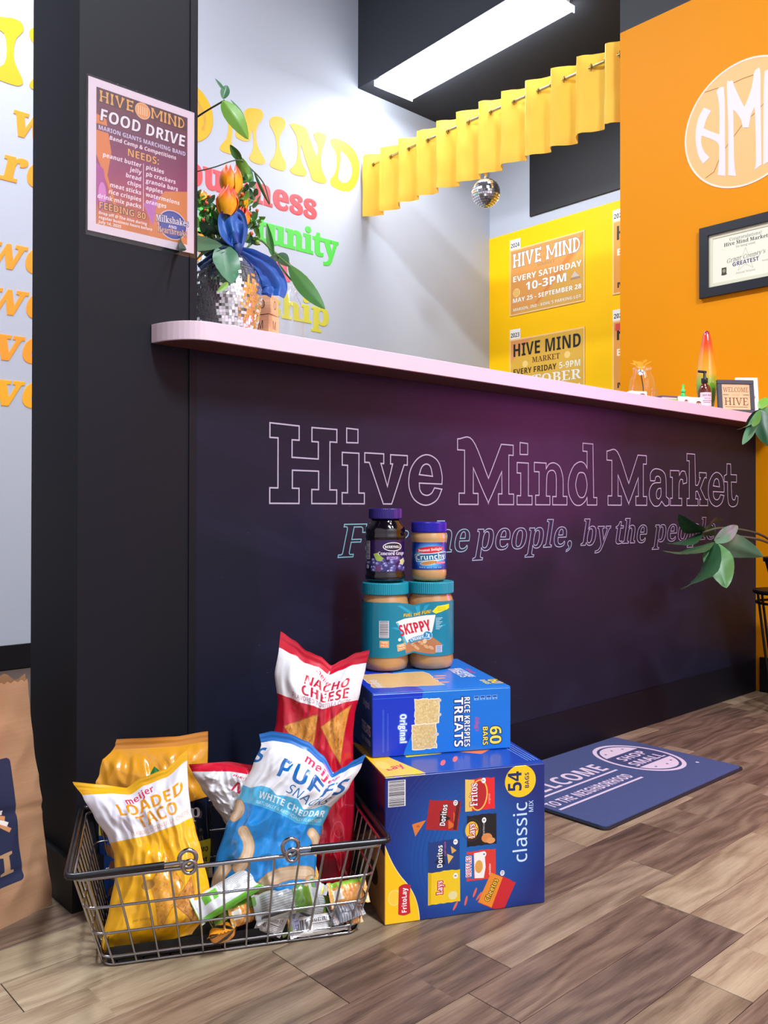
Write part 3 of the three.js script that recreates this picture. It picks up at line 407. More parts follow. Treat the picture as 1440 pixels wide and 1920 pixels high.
// a leaf blade from base a to tip b, width w, sideways vector s, fold and droop
function leafGeo(a, b, w, side, fold = 0.25, droop = 0.1, wavy = 0.0, shape = 0.8, seed = 1) {
  const L = b.clone().sub(a), len = L.length(), d = L.clone().normalize(), sd = side.clone().addScaledVector(d, -side.dot(d)).normalize(), up = sd.clone().cross(d).normalize();
  return grid(8, 16, (u, v) => {
    const k = u * 2 - 1, wd = w / 2 * pow(max(0, sin(PI * pow(v, shape))), 0.75) * (v > 0.97 ? 0.5 : 1);
    return a.clone().addScaledVector(L, v).addScaledVector(sd, k * wd).addScaledVector(up, fold * abs(k) * wd + droop * len * sin(PI * v) * 0.5 + wavy * sin(v * 9 + seed + k * 2) * wd * abs(k) + 0.012 * w * cos(v * 40) * abs(k));
  });
}
const leafPart = (t, base, a, b, w, side, mat, o = {}) => part(t, 'leaf', leafGeo(a.clone().sub(base), b.clone().sub(base), w, side, o.fold, o.droop, o.wavy, o.shape, o.seed), mat);
const VZ = -0.12, vx = (x, y, dz = 0) => on('z', VZ + dz, x, y); // a point over the vase, read at its distance
const VB = V(1.007, CT, VZ);
{
  const prof = (t) => { const y = t * 0.225, r = t < 0.55 ? lerp(0.052, 0.077, sin(t / 0.55 * PI / 2)) : lerp(0.077, 0.034, pow((t - 0.55) / 0.45, 1.7)); return [r, y]; };
  const t = thing('vase', 'mirror-tiled round vase holding the orange tulips on the left of the counter', 'vase', VB.toArray(), 0.5);
  const pts = [[0.001, 0], [0.05, 0]]; for (let i = 0; i <= 24; i++) pts.push(prof(i / 24)); pts.push([0.036, 0.236], [0.031, 0.237], [0.028, 0.22], [0.001, 0.215]);
  part(t, 'body', lathe(pts, 48), std(0xe8ebea, 0.12, { metalness: 0.55 }));
  const m = part(t, 'mirror_tiles', mirrorTiles((q) => { const [r, y] = prof(0.02 + q * 0.93); return [r + 0.0008, y]; }, 34, 0.0066, 0.3, 17), MIRROR); m.userData.kind = 'stuff';
}
const tulipMat = new THREE.MeshPhysicalMaterial({ color: 0xffffff, roughness: 0.5, vertexColors: true, side: THREE.DoubleSide, sheen: 0.3 });
const stemMat = std(0x4d7a30, 0.6), darkStem = std(0x3a2f22, 0.6);
function tulipGeo(seed, open = 0) {
  const R = rng(seed), gs = [], yel = new THREE.Color(0xffb414), red = new THREE.Color(0xf03c10), H = 0.062;
  for (let k = 0; k < 6; k++) {
    const a0 = k / 6 * 2 * PI + (k % 2) * 0.2, inner = k % 2, rr = inner ? 0.0165 : 0.019;
    const g = grid(8, 12, (u, v) => { const s = u * 2 - 1, w = 0.95 * pow(sin(PI * min(0.999, 0.1 + v * 0.8)), 0.5), r = rr * (0.25 + 1.0 * sin(PI * min(1, 0.14 + v * 0.76))) * (1 + open * v); const a = a0 + s * w * 0.75; return V(r * cos(a), v * H * (inner ? 0.96 : 1) - 0.26 * s * s * H * v * v, r * sin(a)); });
    const n = g.attributes.position.count, col = []; for (let i = 0; i < n; i++) { const v = g.attributes.position.getY(i) / H, c = yel.clone().lerp(red, sstep(0.2, 0.8, v + (R() - 0.5) * 0.1)); col.push(c.r, c.g, c.b); } g.setAttribute('color', new THREE.Float32BufferAttribute(col, 3)); gs.push(g);
  }
  return gs;
}
const VN = VB.clone().add(V(0, 0.225, 0)); // vase mouth
function tulip(px, py, dz, tilt, scale, label, seed) { // (px, py): foot of the flower head
  const p = vx(px, py, dz), t = thing('tulip', label, 'flower', p.toArray(), 0, 'tulips in the mirrored vase');
  const gs = tulipGeo(seed), head = new THREE.Group(); head.name = numbered('flower_head'); head.rotation.set(0, seed, tilt); head.scale.setScalar(scale); t.add(head);
  gs.forEach((g) => part(head, 'petal', g, tulipMat));
  const m = VN.clone().sub(p).add(V((seed % 3 - 1) * 0.01, -0.06, 0)); part(t, 'stem', tube([[0, 0, 0], [m.x * 0.3, m.y * 0.45, m.z * 0.3], m], 0.0028, 16, 6), stemMat);
}
tulip(433, 364, 0.02, -0.12, 1.08, 'red-tipped orange tulip standing highest behind the lower one', 1); tulip(424, 404, 0.05, 0.1, 1.02, 'large yellow tulip with red rim in front, above the blue bow', 2);
tulip(455, 396, -0.02, -0.3, 0.85, 'orange-red tulip half hidden behind the front yellow tulip', 3); tulip(381, 379, 0, 0.5, 0.5, 'small closed orange-red tulip bud on the left of the bouquet', 4); tulip(452, 425, 0.01, -0.25, 0.7, 'orange tulip low on the right of the bouquet beside the bow', 5);
{ // berry sprigs: small round leaves and buds
  const sprig = (px, py, n, spread, label, seed) => { const p = vx(px, py, 0), t = thing('greenery_sprig', label, 'foliage', p.toArray(), 0, 'small-leaved sprigs in the bouquet'), R = rng(seed); const m = VN.clone().sub(p).add(V(0, -0.05, 0)); part(t, 'stem', tube([[0, 0.01, 0], [m.x * 0.4, m.y * 0.4, m.z * 0.4], m], 0.0018, 12, 5), stemMat);
    for (let i = 0; i < n; i++) { const c = V((R() - 0.5) * spread, (R() - 0.5) * spread, (R() - 0.5) * spread * 0.6), d = V(R() - 0.5, R() - 0.2, R() - 0.3).normalize(); part(t, 'leaf', leafGeo(c, c.clone().addScaledVector(d, 0.016 + R() * 0.01), 0.011 + R() * 0.005, V(R() - 0.5, R() - 0.5, R() - 0.5), 0.3, 0.1), LEAF[[0, 2, 3, 2, 1][floor(R() * 5)]]); }
    for (let i = 0; i < 5; i++) part(t, 'bud', new THREE.IcosahedronGeometry(0.003 + R() * 0.002, 1).translate((R() - 0.5) * spread * 0.9, (R() - 0.5) * spread * 0.9, 0.01 + (R() - 0.5) * spread * 0.5), std(R() < 0.5 ? 0xc8582e : 0x8aa83c, 0.5)); };
  sprig(457, 360, 34, 0.06, 'leafy sprig with buds to the right of the topmost tulip', 11); sprig(392, 385, 26, 0.05, 'leafy sprig at the left rim of the bouquet beside the bud', 12); sprig(470, 405, 24, 0.05, 'leafy sprig at the right of the bouquet above the blue ribbon', 13); sprig(395, 425, 40, 0.07, 'dark leafy sprig low on the left above the vase mouth', 14); sprig(462, 442, 26, 0.05, 'pale leafy sprig low on the right beside the bow', 15);
}
{ // trailing plant stems with long leaves
  const S = V(0.75, 0, 0.66);
  let t = thing('vine_stem', 'tall dark stem rising from behind the pillar to a hanging glossy leaf', 'plant', vx(368, 222).toArray(), 0, 'trailing stems around the vase'), b = t.position.clone();
  const pl = (x, y, dz = 0) => vx(x, y, dz).sub(b);
  part(t, 'stem', tube([pl(360, 226, -0.09).clone(), pl(385, 209, -0.04), pl(421, 188)], 0.0022, 14, 6), darkStem); 
  leafPart(t, b, vx(417, 188), vx(466, 262, 0.02), 0.042, V(0.8, 0.25, 0.3), LEAF[2], { fold: 0.3, droop: -0.22 }); leafPart(t, b, vx(418, 186), vx(426, 160), 0.02, V(1, 0.5, 0.4), LEAF[3], { fold: 0.5 }); leafPart(t, b, vx(422, 172), vx(403, 147), 0.007, V(0.3, 0.8, 0.3), LEAF[3], { fold: 0.1 }); leafPart(t, b, vx(432, 186), vx(464, 254, 0.012), 0.02, V(0.8, 0.25, -0.6), LEAF[3], { fold: 0.4, droop: -0.3 });
  t = thing('vine_stem', 'thin stem crossing above the tulips to narrow green leaves', 'plant', vx(368, 322).toArray(), 0, 'trailing stems around the vase'); b = t.position.clone();
  part(t, 'stem', tube([vx(358, 324, -0.08).sub(b), vx(400, 314, -0.03).sub(b), vx(447, 300).sub(b), vx(472, 318).sub(b), vx(495, 345).sub(b), vx(506, 382).sub(b)], 0.0016, 24, 6), std(0x54604a, 0.6)); leafPart(t, b, vx(452, 300), vx(431, 271), 0.019, S, LEAF[0], { fold: 0.4 }); leafPart(t, b, vx(444, 292), vx(470, 345), 0.026, S, LEAF[2], { fold: 0.3, wavy: 0.2 }); leafPart(t, b, vx(458, 306), vx(474, 350), 0.02, S, LEAF[3], { fold: 0.4 });
  leafPart(t, b, vx(476, 322), vx(507, 388), 0.007, S, LEAF[1], { fold: 0.2, droop: -0.2 });
  t = thing('vine_stem', 'arching right-hand stem ending in a long pointed leaf over the glass jar', 'plant', vx(465, 462).toArray(), 0, 'trailing stems around the vase'); b = t.position.clone();
  part(t, 'stem', tube([VN.clone().add(V(0, -0.04, 0)).sub(b), vx(466, 462).sub(b), vx(486, 449).sub(b), vx(510, 470).sub(b), vx(545, 500, 0.01).sub(b)], 0.0024, 24, 6), stemMat);
  leafPart(t, b, vx(540, 496, 0.01), vx(610, 580, 0.03), 0.04, V(0.8, -0.6, 0.2), LEAF[0], { fold: 0.22, droop: 0.1, shape: 0.95 }); leafPart(t, b, vx(512, 482), vx(500, 418), 0.016, S, LEAF[0], { fold: 0.4 }); leafPart(t, b, vx(520, 476), vx(541, 500), 0.03, S, LEAF[3], { fold: 0.3 }); leafPart(t, b, vx(524, 480), vx(494, 490), 0.018, V(0, 1, 0.4), LEAF[1], { fold: 0.3 });
  leafPart(t, b, vx(505, 462), vx(578, 520), 0.006, V(0.4, 0.9, 0), LEAF[3], { droop: 0.12 }); leafPart(t, b, vx(520, 490), vx(556, 535), 0.006, V(0.4, 0.9, 0), LEAF[1], { droop: 0.1 }); leafPart(t, b, vx(487, 448), vx(472, 405), 0.012, S, LEAF[2], { fold: 0.4 }); leafPart(t, b, vx(470, 456), vx(462, 436), 0.022, S, LEAF[3], { fold: 0.4 });
  t = thing('vine_stem', 'broad grey-green leaves arching down over the front of the vase', 'plant', vx(420, 465, 0.03).toArray(), 0, 'trailing stems around the vase'); b = t.position.clone();
  part(t, 'stem', tube([VN.clone().add(V(0, -0.03, 0)).sub(b), vx(414, 450, 0.03).sub(b), vx(420, 462, 0.05).sub(b)], 0.0024, 12, 6), stemMat); part(t, 'stem', tube([VN.clone().add(V(0, -0.03, 0)).sub(b), vx(408, 430, 0.02).sub(b), vx(396, 405, 0.02).sub(b)], 0.002, 12, 6), stemMat);
  leafPart(t, b, vx(418, 458, 0.05), vx(435, 532, 0.1), 0.058, V(0.95, 0.1, 0.3), LEAF[3], { fold: -0.2, droop: 0.12, wavy: 0.08 }); leafPart(t, b, vx(418, 460, 0.1), vx(350, 468, 0.2), 0.034, V(0.1, 1, 0.2), LEAF[3], { fold: 0.2, droop: -0.55 }); leafPart(t, b, vx(410, 462, 0.04), vx(362, 505, 0.1), 0.012, V(0.4, 0.9, 0.2), LEAF[4], { droop: -0.2 });
  leafPart(t, b, vx(396, 390, 0.02), vx(420, 450, 0.05), 0.016, S, LEAF[0], { fold: 0.3 }); leafPart(t, b, vx(402, 440, 0.03), vx(374, 415, 0.03), 0.03, S, LEAF[4], { fold: 0.3 }); leafPart(t, b, vx(412, 440, 0.02), vx(398, 408, 0.03), 0.03, S, LEAF[4], { fold: 0.3 }); leafPart(t, b, vx(428, 530, 0.1), vx(406, 548, 0.1), 0.012, V(0, 1, 0), LEAF[2], { fold: 0.3 });
}
{ // blue organza bow
  const m = phys(0x2660b4, 0.5, { transmission: 0.3, thickness: 0, side: THREE.DoubleSide, sheen: 0.5 }), md = std(0x15304f, 0.6, { side: THREE.DoubleSide });
  const c0 = vx(446, 462, 0.05), t = thing('ribbon_bow', 'sheer blue ribbon bow tied around the neck of the mirrored vase', 'ribbon', c0.toArray()), q = (x, y, dz) => vx(x, y, dz).sub(c0);
  const strip = (pts, widths, mat) => { const cv = new THREE.CatmullRomCurve3(pts); return part(t, 'ribbon_loop', grid(8, 36, (u, v) => { const p = cv.getPoint(v), tg = cv.getTangent(v), sd = tg.clone().cross(V(-0.53, 0, 0.85)).normalize(), i = v * (widths.length - 1), w = lerp(widths[floor(i)], widths[min(widths.length - 1, floor(i) + 1)], i - floor(i)), k = u * 2 - 1; return p.addScaledVector(sd, k * w / 2).add(V(-0.53, 0, 0.85).multiplyScalar(0.006 * sin(u * 12 + v * 5) + 0.004 * noise(u * 4, v * 8))); }), mat); };
  strip([q(446, 466, 0.06), q(434, 438, 0.07), q(434, 412, 0.06), q(446, 404, 0.05), q(452, 430, 0.04), q(450, 466, 0.045)], [0.014, 0.05, 0.055, 0.03, 0.03, 0.012], m);
  strip([q(446, 466, 0.055), q(474, 482, 0.06), q(502, 506, 0.06), q(516, 536, 0.06), q(512, 553, 0.06)], [0.012, 0.03, 0.05, 0.055, 0.05], m); strip([q(448, 468, 0.04), q(486, 500, 0.035), q(496, 530, 0.03), q(490, 552, 0.03)], [0.012, 0.035, 0.04, 0.045], m); strip([q(446, 468, 0.05), q(415, 466, 0.05), q(392, 468, 0.03), q(386, 480, 0.02)], [0.012, 0.03, 0.035, 0.04], md); strip([q(444, 467, 0.05), q(405, 480, 0.05), q(372, 500, 0.04)], [0.012, 0.014, 0.016], md);
  part(t, 'knot', new THREE.SphereGeometry(0.011, 14, 10).scale(1, 1.3, 0.8), std(0x163a78, 0.6), q(446, 466, 0.062).toArray());
  part(t, 'neck_band', new THREE.TorusGeometry(0.039, 0.004, 6, 32).rotateX(PI / 2), std(0x1a3c6e, 0.6), VB.clone().add(V(0, 0.214, 0)).sub(c0).toArray());
}
{ // glass jar and wooden blocks behind the vase
  const p = on('z', -0.2, 537, 620), t = thing('glass_jar', 'empty clear glass jar standing right of the mirrored vase', 'jar', [p.x, CT, -0.2]);
  part(t, 'glass_body', lathe([[0.001, 0.003], [0.038, 0.003], [0.043, 0.012], [0.044, 0.06], [0.042, 0.12], [0.036, 0.15], [0.026, 0.168], [0.0245, 0.19]], 40), GLASS);
  part(t, 'rim', new THREE.TorusGeometry(0.0255, 0.0028, 8, 36).rotateX(PI / 2).translate(0, 0.19, 0), GLASS); part(t, 'neck_ring', new THREE.TorusGeometry(0.0265, 0.002, 8, 36).rotateX(PI / 2).translate(0, 0.176, 0), GLASS);
  const w = [['U', 0.0, 0.1, 'lowest'], ['M', 0.047, -0.06, 'middle'], ['O', 0.094, 0.08, 'topmost']];
  const q = on('z', -0.14, 498, 600);
  for (const [ch, y, r, which] of w) { const wood = canvasTex(96, 96, (g, W, H) => { g.fillStyle = '#d8aa7c'; g.fillRect(0, 0, W, H); const R = rng(ch.charCodeAt(0)); for (let i = 0; i < 26; i++) { g.globalAlpha = 0.18; g.fillStyle = R() < 0.5 ? '#b98552' : '#e6c198'; g.fillRect(0, R() * H, W, 1 + R() * 3); } g.globalAlpha = 1; text(g, ch, W / 2, H * 0.72, 58, '#3a2a22', { weight: 'normal', w: 36 }); });
    const b = solo('wooden_block', `${which} of the three stacked wooden letter blocks between vase and jar`, 'block', rbox(0.046, 0.0455, 0.046, 0.003, 2), std(0xffffff, 0.6, { map: wood }), [q.x, CT + 0.0235 + y, -0.14], [0, 0.5 + r, 0], 'wooden letter blocks'); }
}
// ---------- on the counter, right ----------
const spot = (px, z) => on('z', z, px, 740).x;
{
  const p = [spot(1204, -0.02), CT, -0.02], t = thing('glass_jar', 'clear round jar with a yellow paper flower at the right of the counter', 'jar', p);
  part(t, 'glass_body', lathe([[0.001, 0.003], [0.036, 0.003], [0.042, 0.02], [0.043, 0.05], [0.038, 0.085], [0.029, 0.1], [0.029, 0.118]], 36), GLASS); part(t, 'rim', new THREE.TorusGeometry(0.0295, 0.0025, 8, 30).rotateX(PI / 2).translate(0, 0.118, 0), GLASS);
  const st = canvasTex(128, 128, (g, w, h) => { g.clearRect(0, 0, w, h); g.fillStyle = '#5a1f22'; g.fillRect(0, 0, w, h); oval(g, 64, 64, 54, 54, null, '#e7cdbd', 5); text(g, 'HM', 64, 86, 60, '#efd9cc', { font: 'serif' }); });
  const rs = part(t, 'round_sticker', new THREE.CircleGeometry(0.019, 28), std(0xffffff, 0.5, { map: st, side: THREE.DoubleSide }), [0.026, 0.034, 0.0405], [0, 0.55, 0]);
  const f = thing('paper_flower', 'yellow paper flower on a stem standing inside the round jar', 'flower', [p[0] - 0.002, CT + 0.006, p[2]]);
  part(f, 'stem', tube([[0.012, 0, 0], [0.008, 0.05, 0], [-0.004, 0.088, 0]], 0.002, 10, 6), darkStem); part(f, 'centre', new THREE.SphereGeometry(0.012, 14, 10).translate(-0.004, 0.1, 0), MIRROR);
  for (let i = 0; i < 9; i++) { const a = i / 9 * 2 * PI; part(f, 'petal', leafGeo(V(-0.004 + 0.006 * cos(a), 0.108, 0.006 * sin(a)), V(-0.004 + 0.036 * cos(a), 0.13 + 0.006 * (i % 2), 0.036 * sin(a)), 0.02, V(-sin(a), 0, cos(a)), 0.3, 0.2), std(0xf5c51c, 0.6, { side: THREE.DoubleSide })); }
}
{ // lava-lamp like rainbow glass
  const tex = canvasTex(64, 256, (g, w, h) => { const gr = g.createLinearGradient(0, 0, 0, h); [['#8a1535', 0], ['#a3203a', 0.18], ['#d8402c', 0.22], ['#dd4a28', 0.32], ['#e58a22', 0.42], ['#dfa22a', 0.55], ['#8fae2c', 0.63], ['#3c8f3a', 0.72], ['#2a6a38', 0.9], ['#1d4a2c', 1]].forEach(([c, o]) => gr.addColorStop(o, c)); g.fillStyle = gr; g.fillRect(0, 0, w, h); });
  const t = thing('rainbow_lamp', 'tall tapered glossy ornament graded red, orange and green on the counter', 'ornament', [spot(1325, -0.06), CT, -0.06]);
  part(t, 'glass_body', lathe([[0.001, 0.02], [0.022, 0.02], [0.032, 0.06], [0.0375, 0.11], [0.0365, 0.16], [0.03, 0.215], [0.021, 0.268], [0.014, 0.305], [0.009, 0.32], [0.001, 0.325]], 32), phys(0xffffff, 0.08, { map: tex, clearcoat: 1 })); part(t, 'base', lathe([[0.001, 0], [0.03, 0], [0.029, 0.008], [0.0215, 0.02], [0.001, 0.02]], 28), std(0x1d3a26, 0.4));
}
{
  const t = thing('pump_bottle', 'amber pump bottle with white label and black pump before the rainbow ornament', 'bottle', [spot(1321, 0.02), CT, 0.02], -0.6), lab = canvasTex(256, 160, (g, w, h) => { g.fillStyle = '#ecc9cf'; g.fillRect(0, 0, w, h); text(g, 'HIVE MIND', 128, 46, 32, '#4a2a34', {}); text(g, 'hand soap', 128, 78, 22, '#7a4a54', {}); g.fillStyle = '#5a1f22'; g.fillRect(20, 96, 216, 6); g.fillRect(60, 116, 130, 6); });
  part(t, 'bottle_body', lathe([[0.001, 0], [0.0215, 0], [0.0225, 0.004], [0.0225, 0.072], [0.018, 0.088], [0.0095, 0.096], [0.0095, 0.104], [0.001, 0.104]], 28), phys(0x5a2010, 0.12, { clearcoat: 0.6 })); part(t, 'label', new THREE.CylinderGeometry(0.0229, 0.0229, 0.048, 28, 1, true, -1.2, 2.4).translate(0, 0.04, 0), std(0xffffff, 0.6, { map: lab, side: THREE.DoubleSide }));
  part(t, 'pump', mergeGeometries([lathe([[0.001, 0.1], [0.0115, 0.1], [0.0115, 0.116], [0.005, 0.12], [0.004, 0.138], [0.001, 0.138]], 20).toNonIndexed(), rod([0.006, 0.139, 0], [-0.024, 0.141, 0], 0.0045, 10).toNonIndexed()]), std(0x131315, 0.4));
  const s = thing('spray_bottle', 'small bright green pump bottle between jar and rainbow ornament', 'bottle', [spot(1281, -0.03), CT, -0.03], 0.3), gm = phys(0x3fd36a, 0.25, { transmission: 0.3, thickness: 0 });
  part(s, 'bottle_body', lathe([[0.001, 0], [0.0125, 0], [0.013, 0.004], [0.013, 0.05], [0.006, 0.062], [0.006, 0.066], [0.001, 0.066]], 22), gm); part(s, 'pump', mergeGeometries([lathe([[0.001, 0.066], [0.0075, 0.066], [0.0075, 0.074], [0.0035, 0.078], [0.0035, 0.09], [0.001, 0.09]], 16).toNonIndexed(), rod([-0.004, 0.09, 0], [0.013, 0.092, 0], 0.0035, 8).toNonIndexed()]), std(0x45e06a, 0.4));
}
{
  const tray = thing('plastic_box', 'flat box with green label lying behind the soap packets', 'box', [spot(1247, 0), CT, 0], -0.35); part(tray, 'base', rbox(0.075, 0.026, 0.06, 0.003, 2), phys(0xd9c3c8, 0.3), [0, 0.013, 0]); part(tray, 'label', box(0.062, 0.012, 0.001, 0, 0.015, 0.0306), std(0x86b83a, 0.5)); part(tray, 'lid', rbox(0.077, 0.006, 0.062, 0.002, 2), std(0x6a5a58, 0.4), [0, 0.029, 0]);
  const pk = (px, z, w, h, ry, label) => { const tex = canvasTex(192, 128, (g, W, H) => { g.fillStyle = '#f0e6da'; g.fillRect(0, 0, W, H); g.fillStyle = '#e6d8f0'; g.fillRect(0, 0, W, 26); oval(g, W * 0.72, H * 0.6, 34, 34, '#6a2a24'); text(g, 'HM', W * 0.72, H * 0.72, 36, '#f0dcc8', { font: 'serif' }); text(g, 'soap', W * 0.3, H * 0.62, 30, '#8a6a70', { font: 'serif', weight: 'normal' }); });
    const t = thing('soap_packet', label, 'packet', [spot(px, z), CT, z], ry, 'wrapped soap bars on the counter'); const f = std(0xffffff, 0.5, { map: tex }), e = std(0xeee4da, 0.5); part(t, 'wrapped_bar', rbox(w, h, 0.024, 0.004, 2), [e, e, e, e, f, e], [0, h / 2, 0]); part(t, 'band', rbox(w * 0.2, h + 0.0015, 0.0255, 0.003, 1), std(0xe8d9ee, 0.5), [-w * 0.36, h / 2 + 0.0002, 0]); };
  pk(1300, 0.03, 0.062, 0.038, -0.55, 'cream soap packet with a round brown seal, right of the pair'); pk(1279, 0.045, 0.04, 0.03, -0.6, 'small white soap packet, left of the pair by the green box'); pk(1194, 0.05, 0.06, 0.02, -0.5, 'low white packet lying before the round flower jar');
  const ph = thing('card_reader', 'black slab of a card reader lying behind the soap packets', 'card reader', [spot(1300, -0.05), CT, -0.05], -0.5); part(ph, 'body', rbox(0.085, 0.03, 0.05, 0.004, 2), std(0x16161a, 0.35), [0, 0.016, 0]); part(ph, 'screen', box(0.06, 0.001, 0.034, 0, 0.0318, 0), std(0x50607a, 0.15));
}
{ // small framed welcome sign, leaning leaflets
  const tex = canvasTex(288, 256, (g, w, h) => { g.fillStyle = '#e2b98a'; g.fillRect(0, 0, w, h); const R = rng(8); for (let i = 0; i < 40; i++) { g.globalAlpha = 0.15; g.fillStyle = R() < 0.5 ? '#c8965f' : '#f0d0a8'; g.fillRect(0, R() * h, w, 1 + R() * 3); } g.globalAlpha = 1; text(g, 'WELCOME', w / 2, 78, 64, '#5c3a1c', { font: 'serif', weight: 'normal', w: 262 }); g.fillStyle = '#5c3a1c'; g.fillRect(10, 104, 60, 6); g.fillRect(w - 70, 104, 60, 6); text(g, 'to our', w / 2, 116, 28, '#a87c50', { font: 'serif', weight: 'normal' }); text(g, 'HIVE', w / 2, 210, 104, '#5c3a1c', { font: 'serif', weight: 'normal', w: 250 }); g.fillRect(30, 226, w - 60, 5); });
  const z = 0.05, t = thing('welcome_sign', 'small grey framed wooden sign reading WELCOME HIVE on the counter end', 'sign', [spot(1381, z), CT, z], -0.62); const W = 0.142, H = 0.128, F = 0.016, fm = std(0x3f444c, 0.5);
  const inner = new THREE.Group(); inner.name = numbered('sign_panel'); inner.rotation.x = -0.1; t.add(inner);
  for (const [w, h, x, y] of [[W, F, 0, F / 2], [W, F, 0, H - F / 2], [F, H - 2 * F, -W / 2 + F / 2, H / 2], [F, H - 2 * F, W / 2 - F / 2, H / 2]]) part(inner, 'frame_rail', rbox(w, h, 0.014, 0.002, 1), fm, [x, y, 0]);
  part(inner, 'plaque', box(W - 2 * F, H - 2 * F, 0.006, 0, H / 2, 0), faceMats(tex, 0.6, 0xd0a87a));
  const lt = canvasTex(128, 192, (g, w, h) => { g.fillStyle = '#f1f0ee'; g.fillRect(0, 0, w, h); g.fillStyle = '#8c8c94'; for (let i = 0; i < 5; i++) g.fillRect(30, 20 + i * 12, 68 - (i % 2) * 14, 3); text(g, 'HIVE MIND', 64, 98, 20, '#4a3a3a', { font: 'serif' }); for (let i = 0; i < 5; i++) g.fillRect(24, 112 + i * 12, 80, 2); });
  const l = thing('leaflet_holder', 'white leaflets standing upright behind the welcome sign', 'leaflets', [spot(1401, 0.015), CT, 0.015], -0.55);
  for (let i = 0; i < 3; i++) part(l, 'leaflet', box(0.088, 0.155 + i * 0.004, 0.0012, i * 0.004, 0.078, -i * 0.003), faceMats(lt, 0.7, 0xf1f0ee), [0, 0, 0], [-0.08, -0.06 * i, 0]); part(l, 'holder', mergeGeometries([box(0.1, 0.004, 0.03, 0.002, 0.002, 0.004), box(0.1, 0.05, 0.002, 0.002, 0.027, 0.018)]), phys(0xffffff, 0.05, { transmission: 0.9, thickness: 0 }));
}
// ---------- plant on wire stand by the orange wall ----------
{
  const p = V(3.09, 0, 0.24), SH = 0.43, st = thing('plant_stand', 'black wire plant stand holding the potted plant by the orange wall', 'plant stand', p.toArray()), bm = std(0x0f0f12, 0.45, { metalness: 0.4 });
  part(st, 'top_plate', lathe([[0.001, 0], [0.115, 0], [0.12, 0.004], [0.12, 0.014], [0.001, 0.014]], 30), bm, [0, SH - 0.014, 0]); part(st, 'ring', new THREE.TorusGeometry(0.108, 0.005, 6, 36).rotateX(PI / 2), bm, [0, SH - 0.045, 0]); part(st, 'ring', new THREE.TorusGeometry(0.062, 0.004, 6, 30).rotateX(PI / 2), bm, [0, 0.14, 0]);
  for (let i = 0; i < 4; i++) { const a = i * PI / 2 + 0.5; for (const s of [-0.33, 0.33]) part(st, 'leg', rod([0.108 * cos(a + s), SH - 0.014, 0.108 * sin(a + s)], [0.07 * cos(a), 0.0, 0.07 * sin(a)], 0.0045, 8), bm); }
  const b = V(p.x, SH, p.z), t = thing('potted_plant', 'glossy broad-leaved green plant in a black pot leaning before the chalk lettering', 'plant', b.toArray());
  part(t, 'pot', lathe([[0.001, 0], [0.062, 0], [0.07, 0.06], [0.08, 0.1], [0.086, 0.1], [0.086, 0.115], [0.076, 0.115], [0.07, 0.09], [0.001, 0.09]], 30), std(0x15151a, 0.45)); part(t, 'soil', new THREE.CylinderGeometry(0.071, 0.071, 0.004, 24).translate(0, 0.094, 0), std(0x2a1d14, 0.9));
  const Z = 0.3, q = (x, y, dz = 0) => on('z', Z + dz, x, y), soil = V(0, 0.09, 0);
  const cl = (c, tips, w, mats, name) => { const C = c.clone().sub(b); part(t, 'stem', tube([soil, [lerp(0, C.x, 0.3), max(0.17, C.y * 0.9), lerp(0, C.z, 0.3)], [lerp(0, C.x, 0.75), C.y + 0.012, lerp(0, C.z, 0.75)], C], 0.004, 24, 6), std(0x3a4a2a, 0.6)); tips.forEach(([x, y, dz, ww, m, o], i) => leafPart(t, b, c, q(x, y, dz), ww, o && o.side || V(0.67, 0.2, 0.74).add(V(0, i % 2 ? 0.5 : -0.2, 0)), LEAF[m], { fold: 0.2, droop: 0.12, wavy: 0.1, seed: i, ...(o || {}) })); };
  cl(q(1338, 1016), [[1362, 1103, 0.06, 0.085, 0, { droop: -0.1 }], [1275, 1104, 0.04, 0.08, 4, { droop: 0.2 }], [1432, 1044, 0.04, 0.075, 3, { droop: 0.1, side: V(-0.15, 1, 0.5) }], [1384, 986, 0.02, 0.042, 3, { side: V(0.5, -1, 0.4) }], [1240, 1032, -0.05, 0.05, 4, { droop: 0.14 }]], 0.06);
  cl(q(1316, 998, -0.13), [[1272, 964, -0.13, 0.06, 4], [1356, 976, -0.14, 0.05, 4], [1246, 1018, -0.12, 0.05, 4], [1342, 1004, -0.15, 0.05, 4]], 0.05);
  cl(q(1424, 768), [[1392, 834, 0.03, 0.03, 3, { droop: 0.12 }], [1380, 806, -0.02, 0.02, 3, { droop: 0.2 }], [1412, 800, 0.04, 0.024, 0, {}], [1444, 838, 0.05, 0.06, 4, { droop: 0.1 }], [1402, 820, -0.06, 0.04, 1, {}], [1470, 790, 0.06, 0.05, 0, {}], [1438, 745, 0, 0.03, 2, {}]], 0.04);
  cl(q(1490, 880, 0.06), [[1510, 950, 0.1, 0.06, 0], [1530, 870, 0.1, 0.06, 1], [1470, 940, 0.1, 0.06, 4]], 0.06);
}
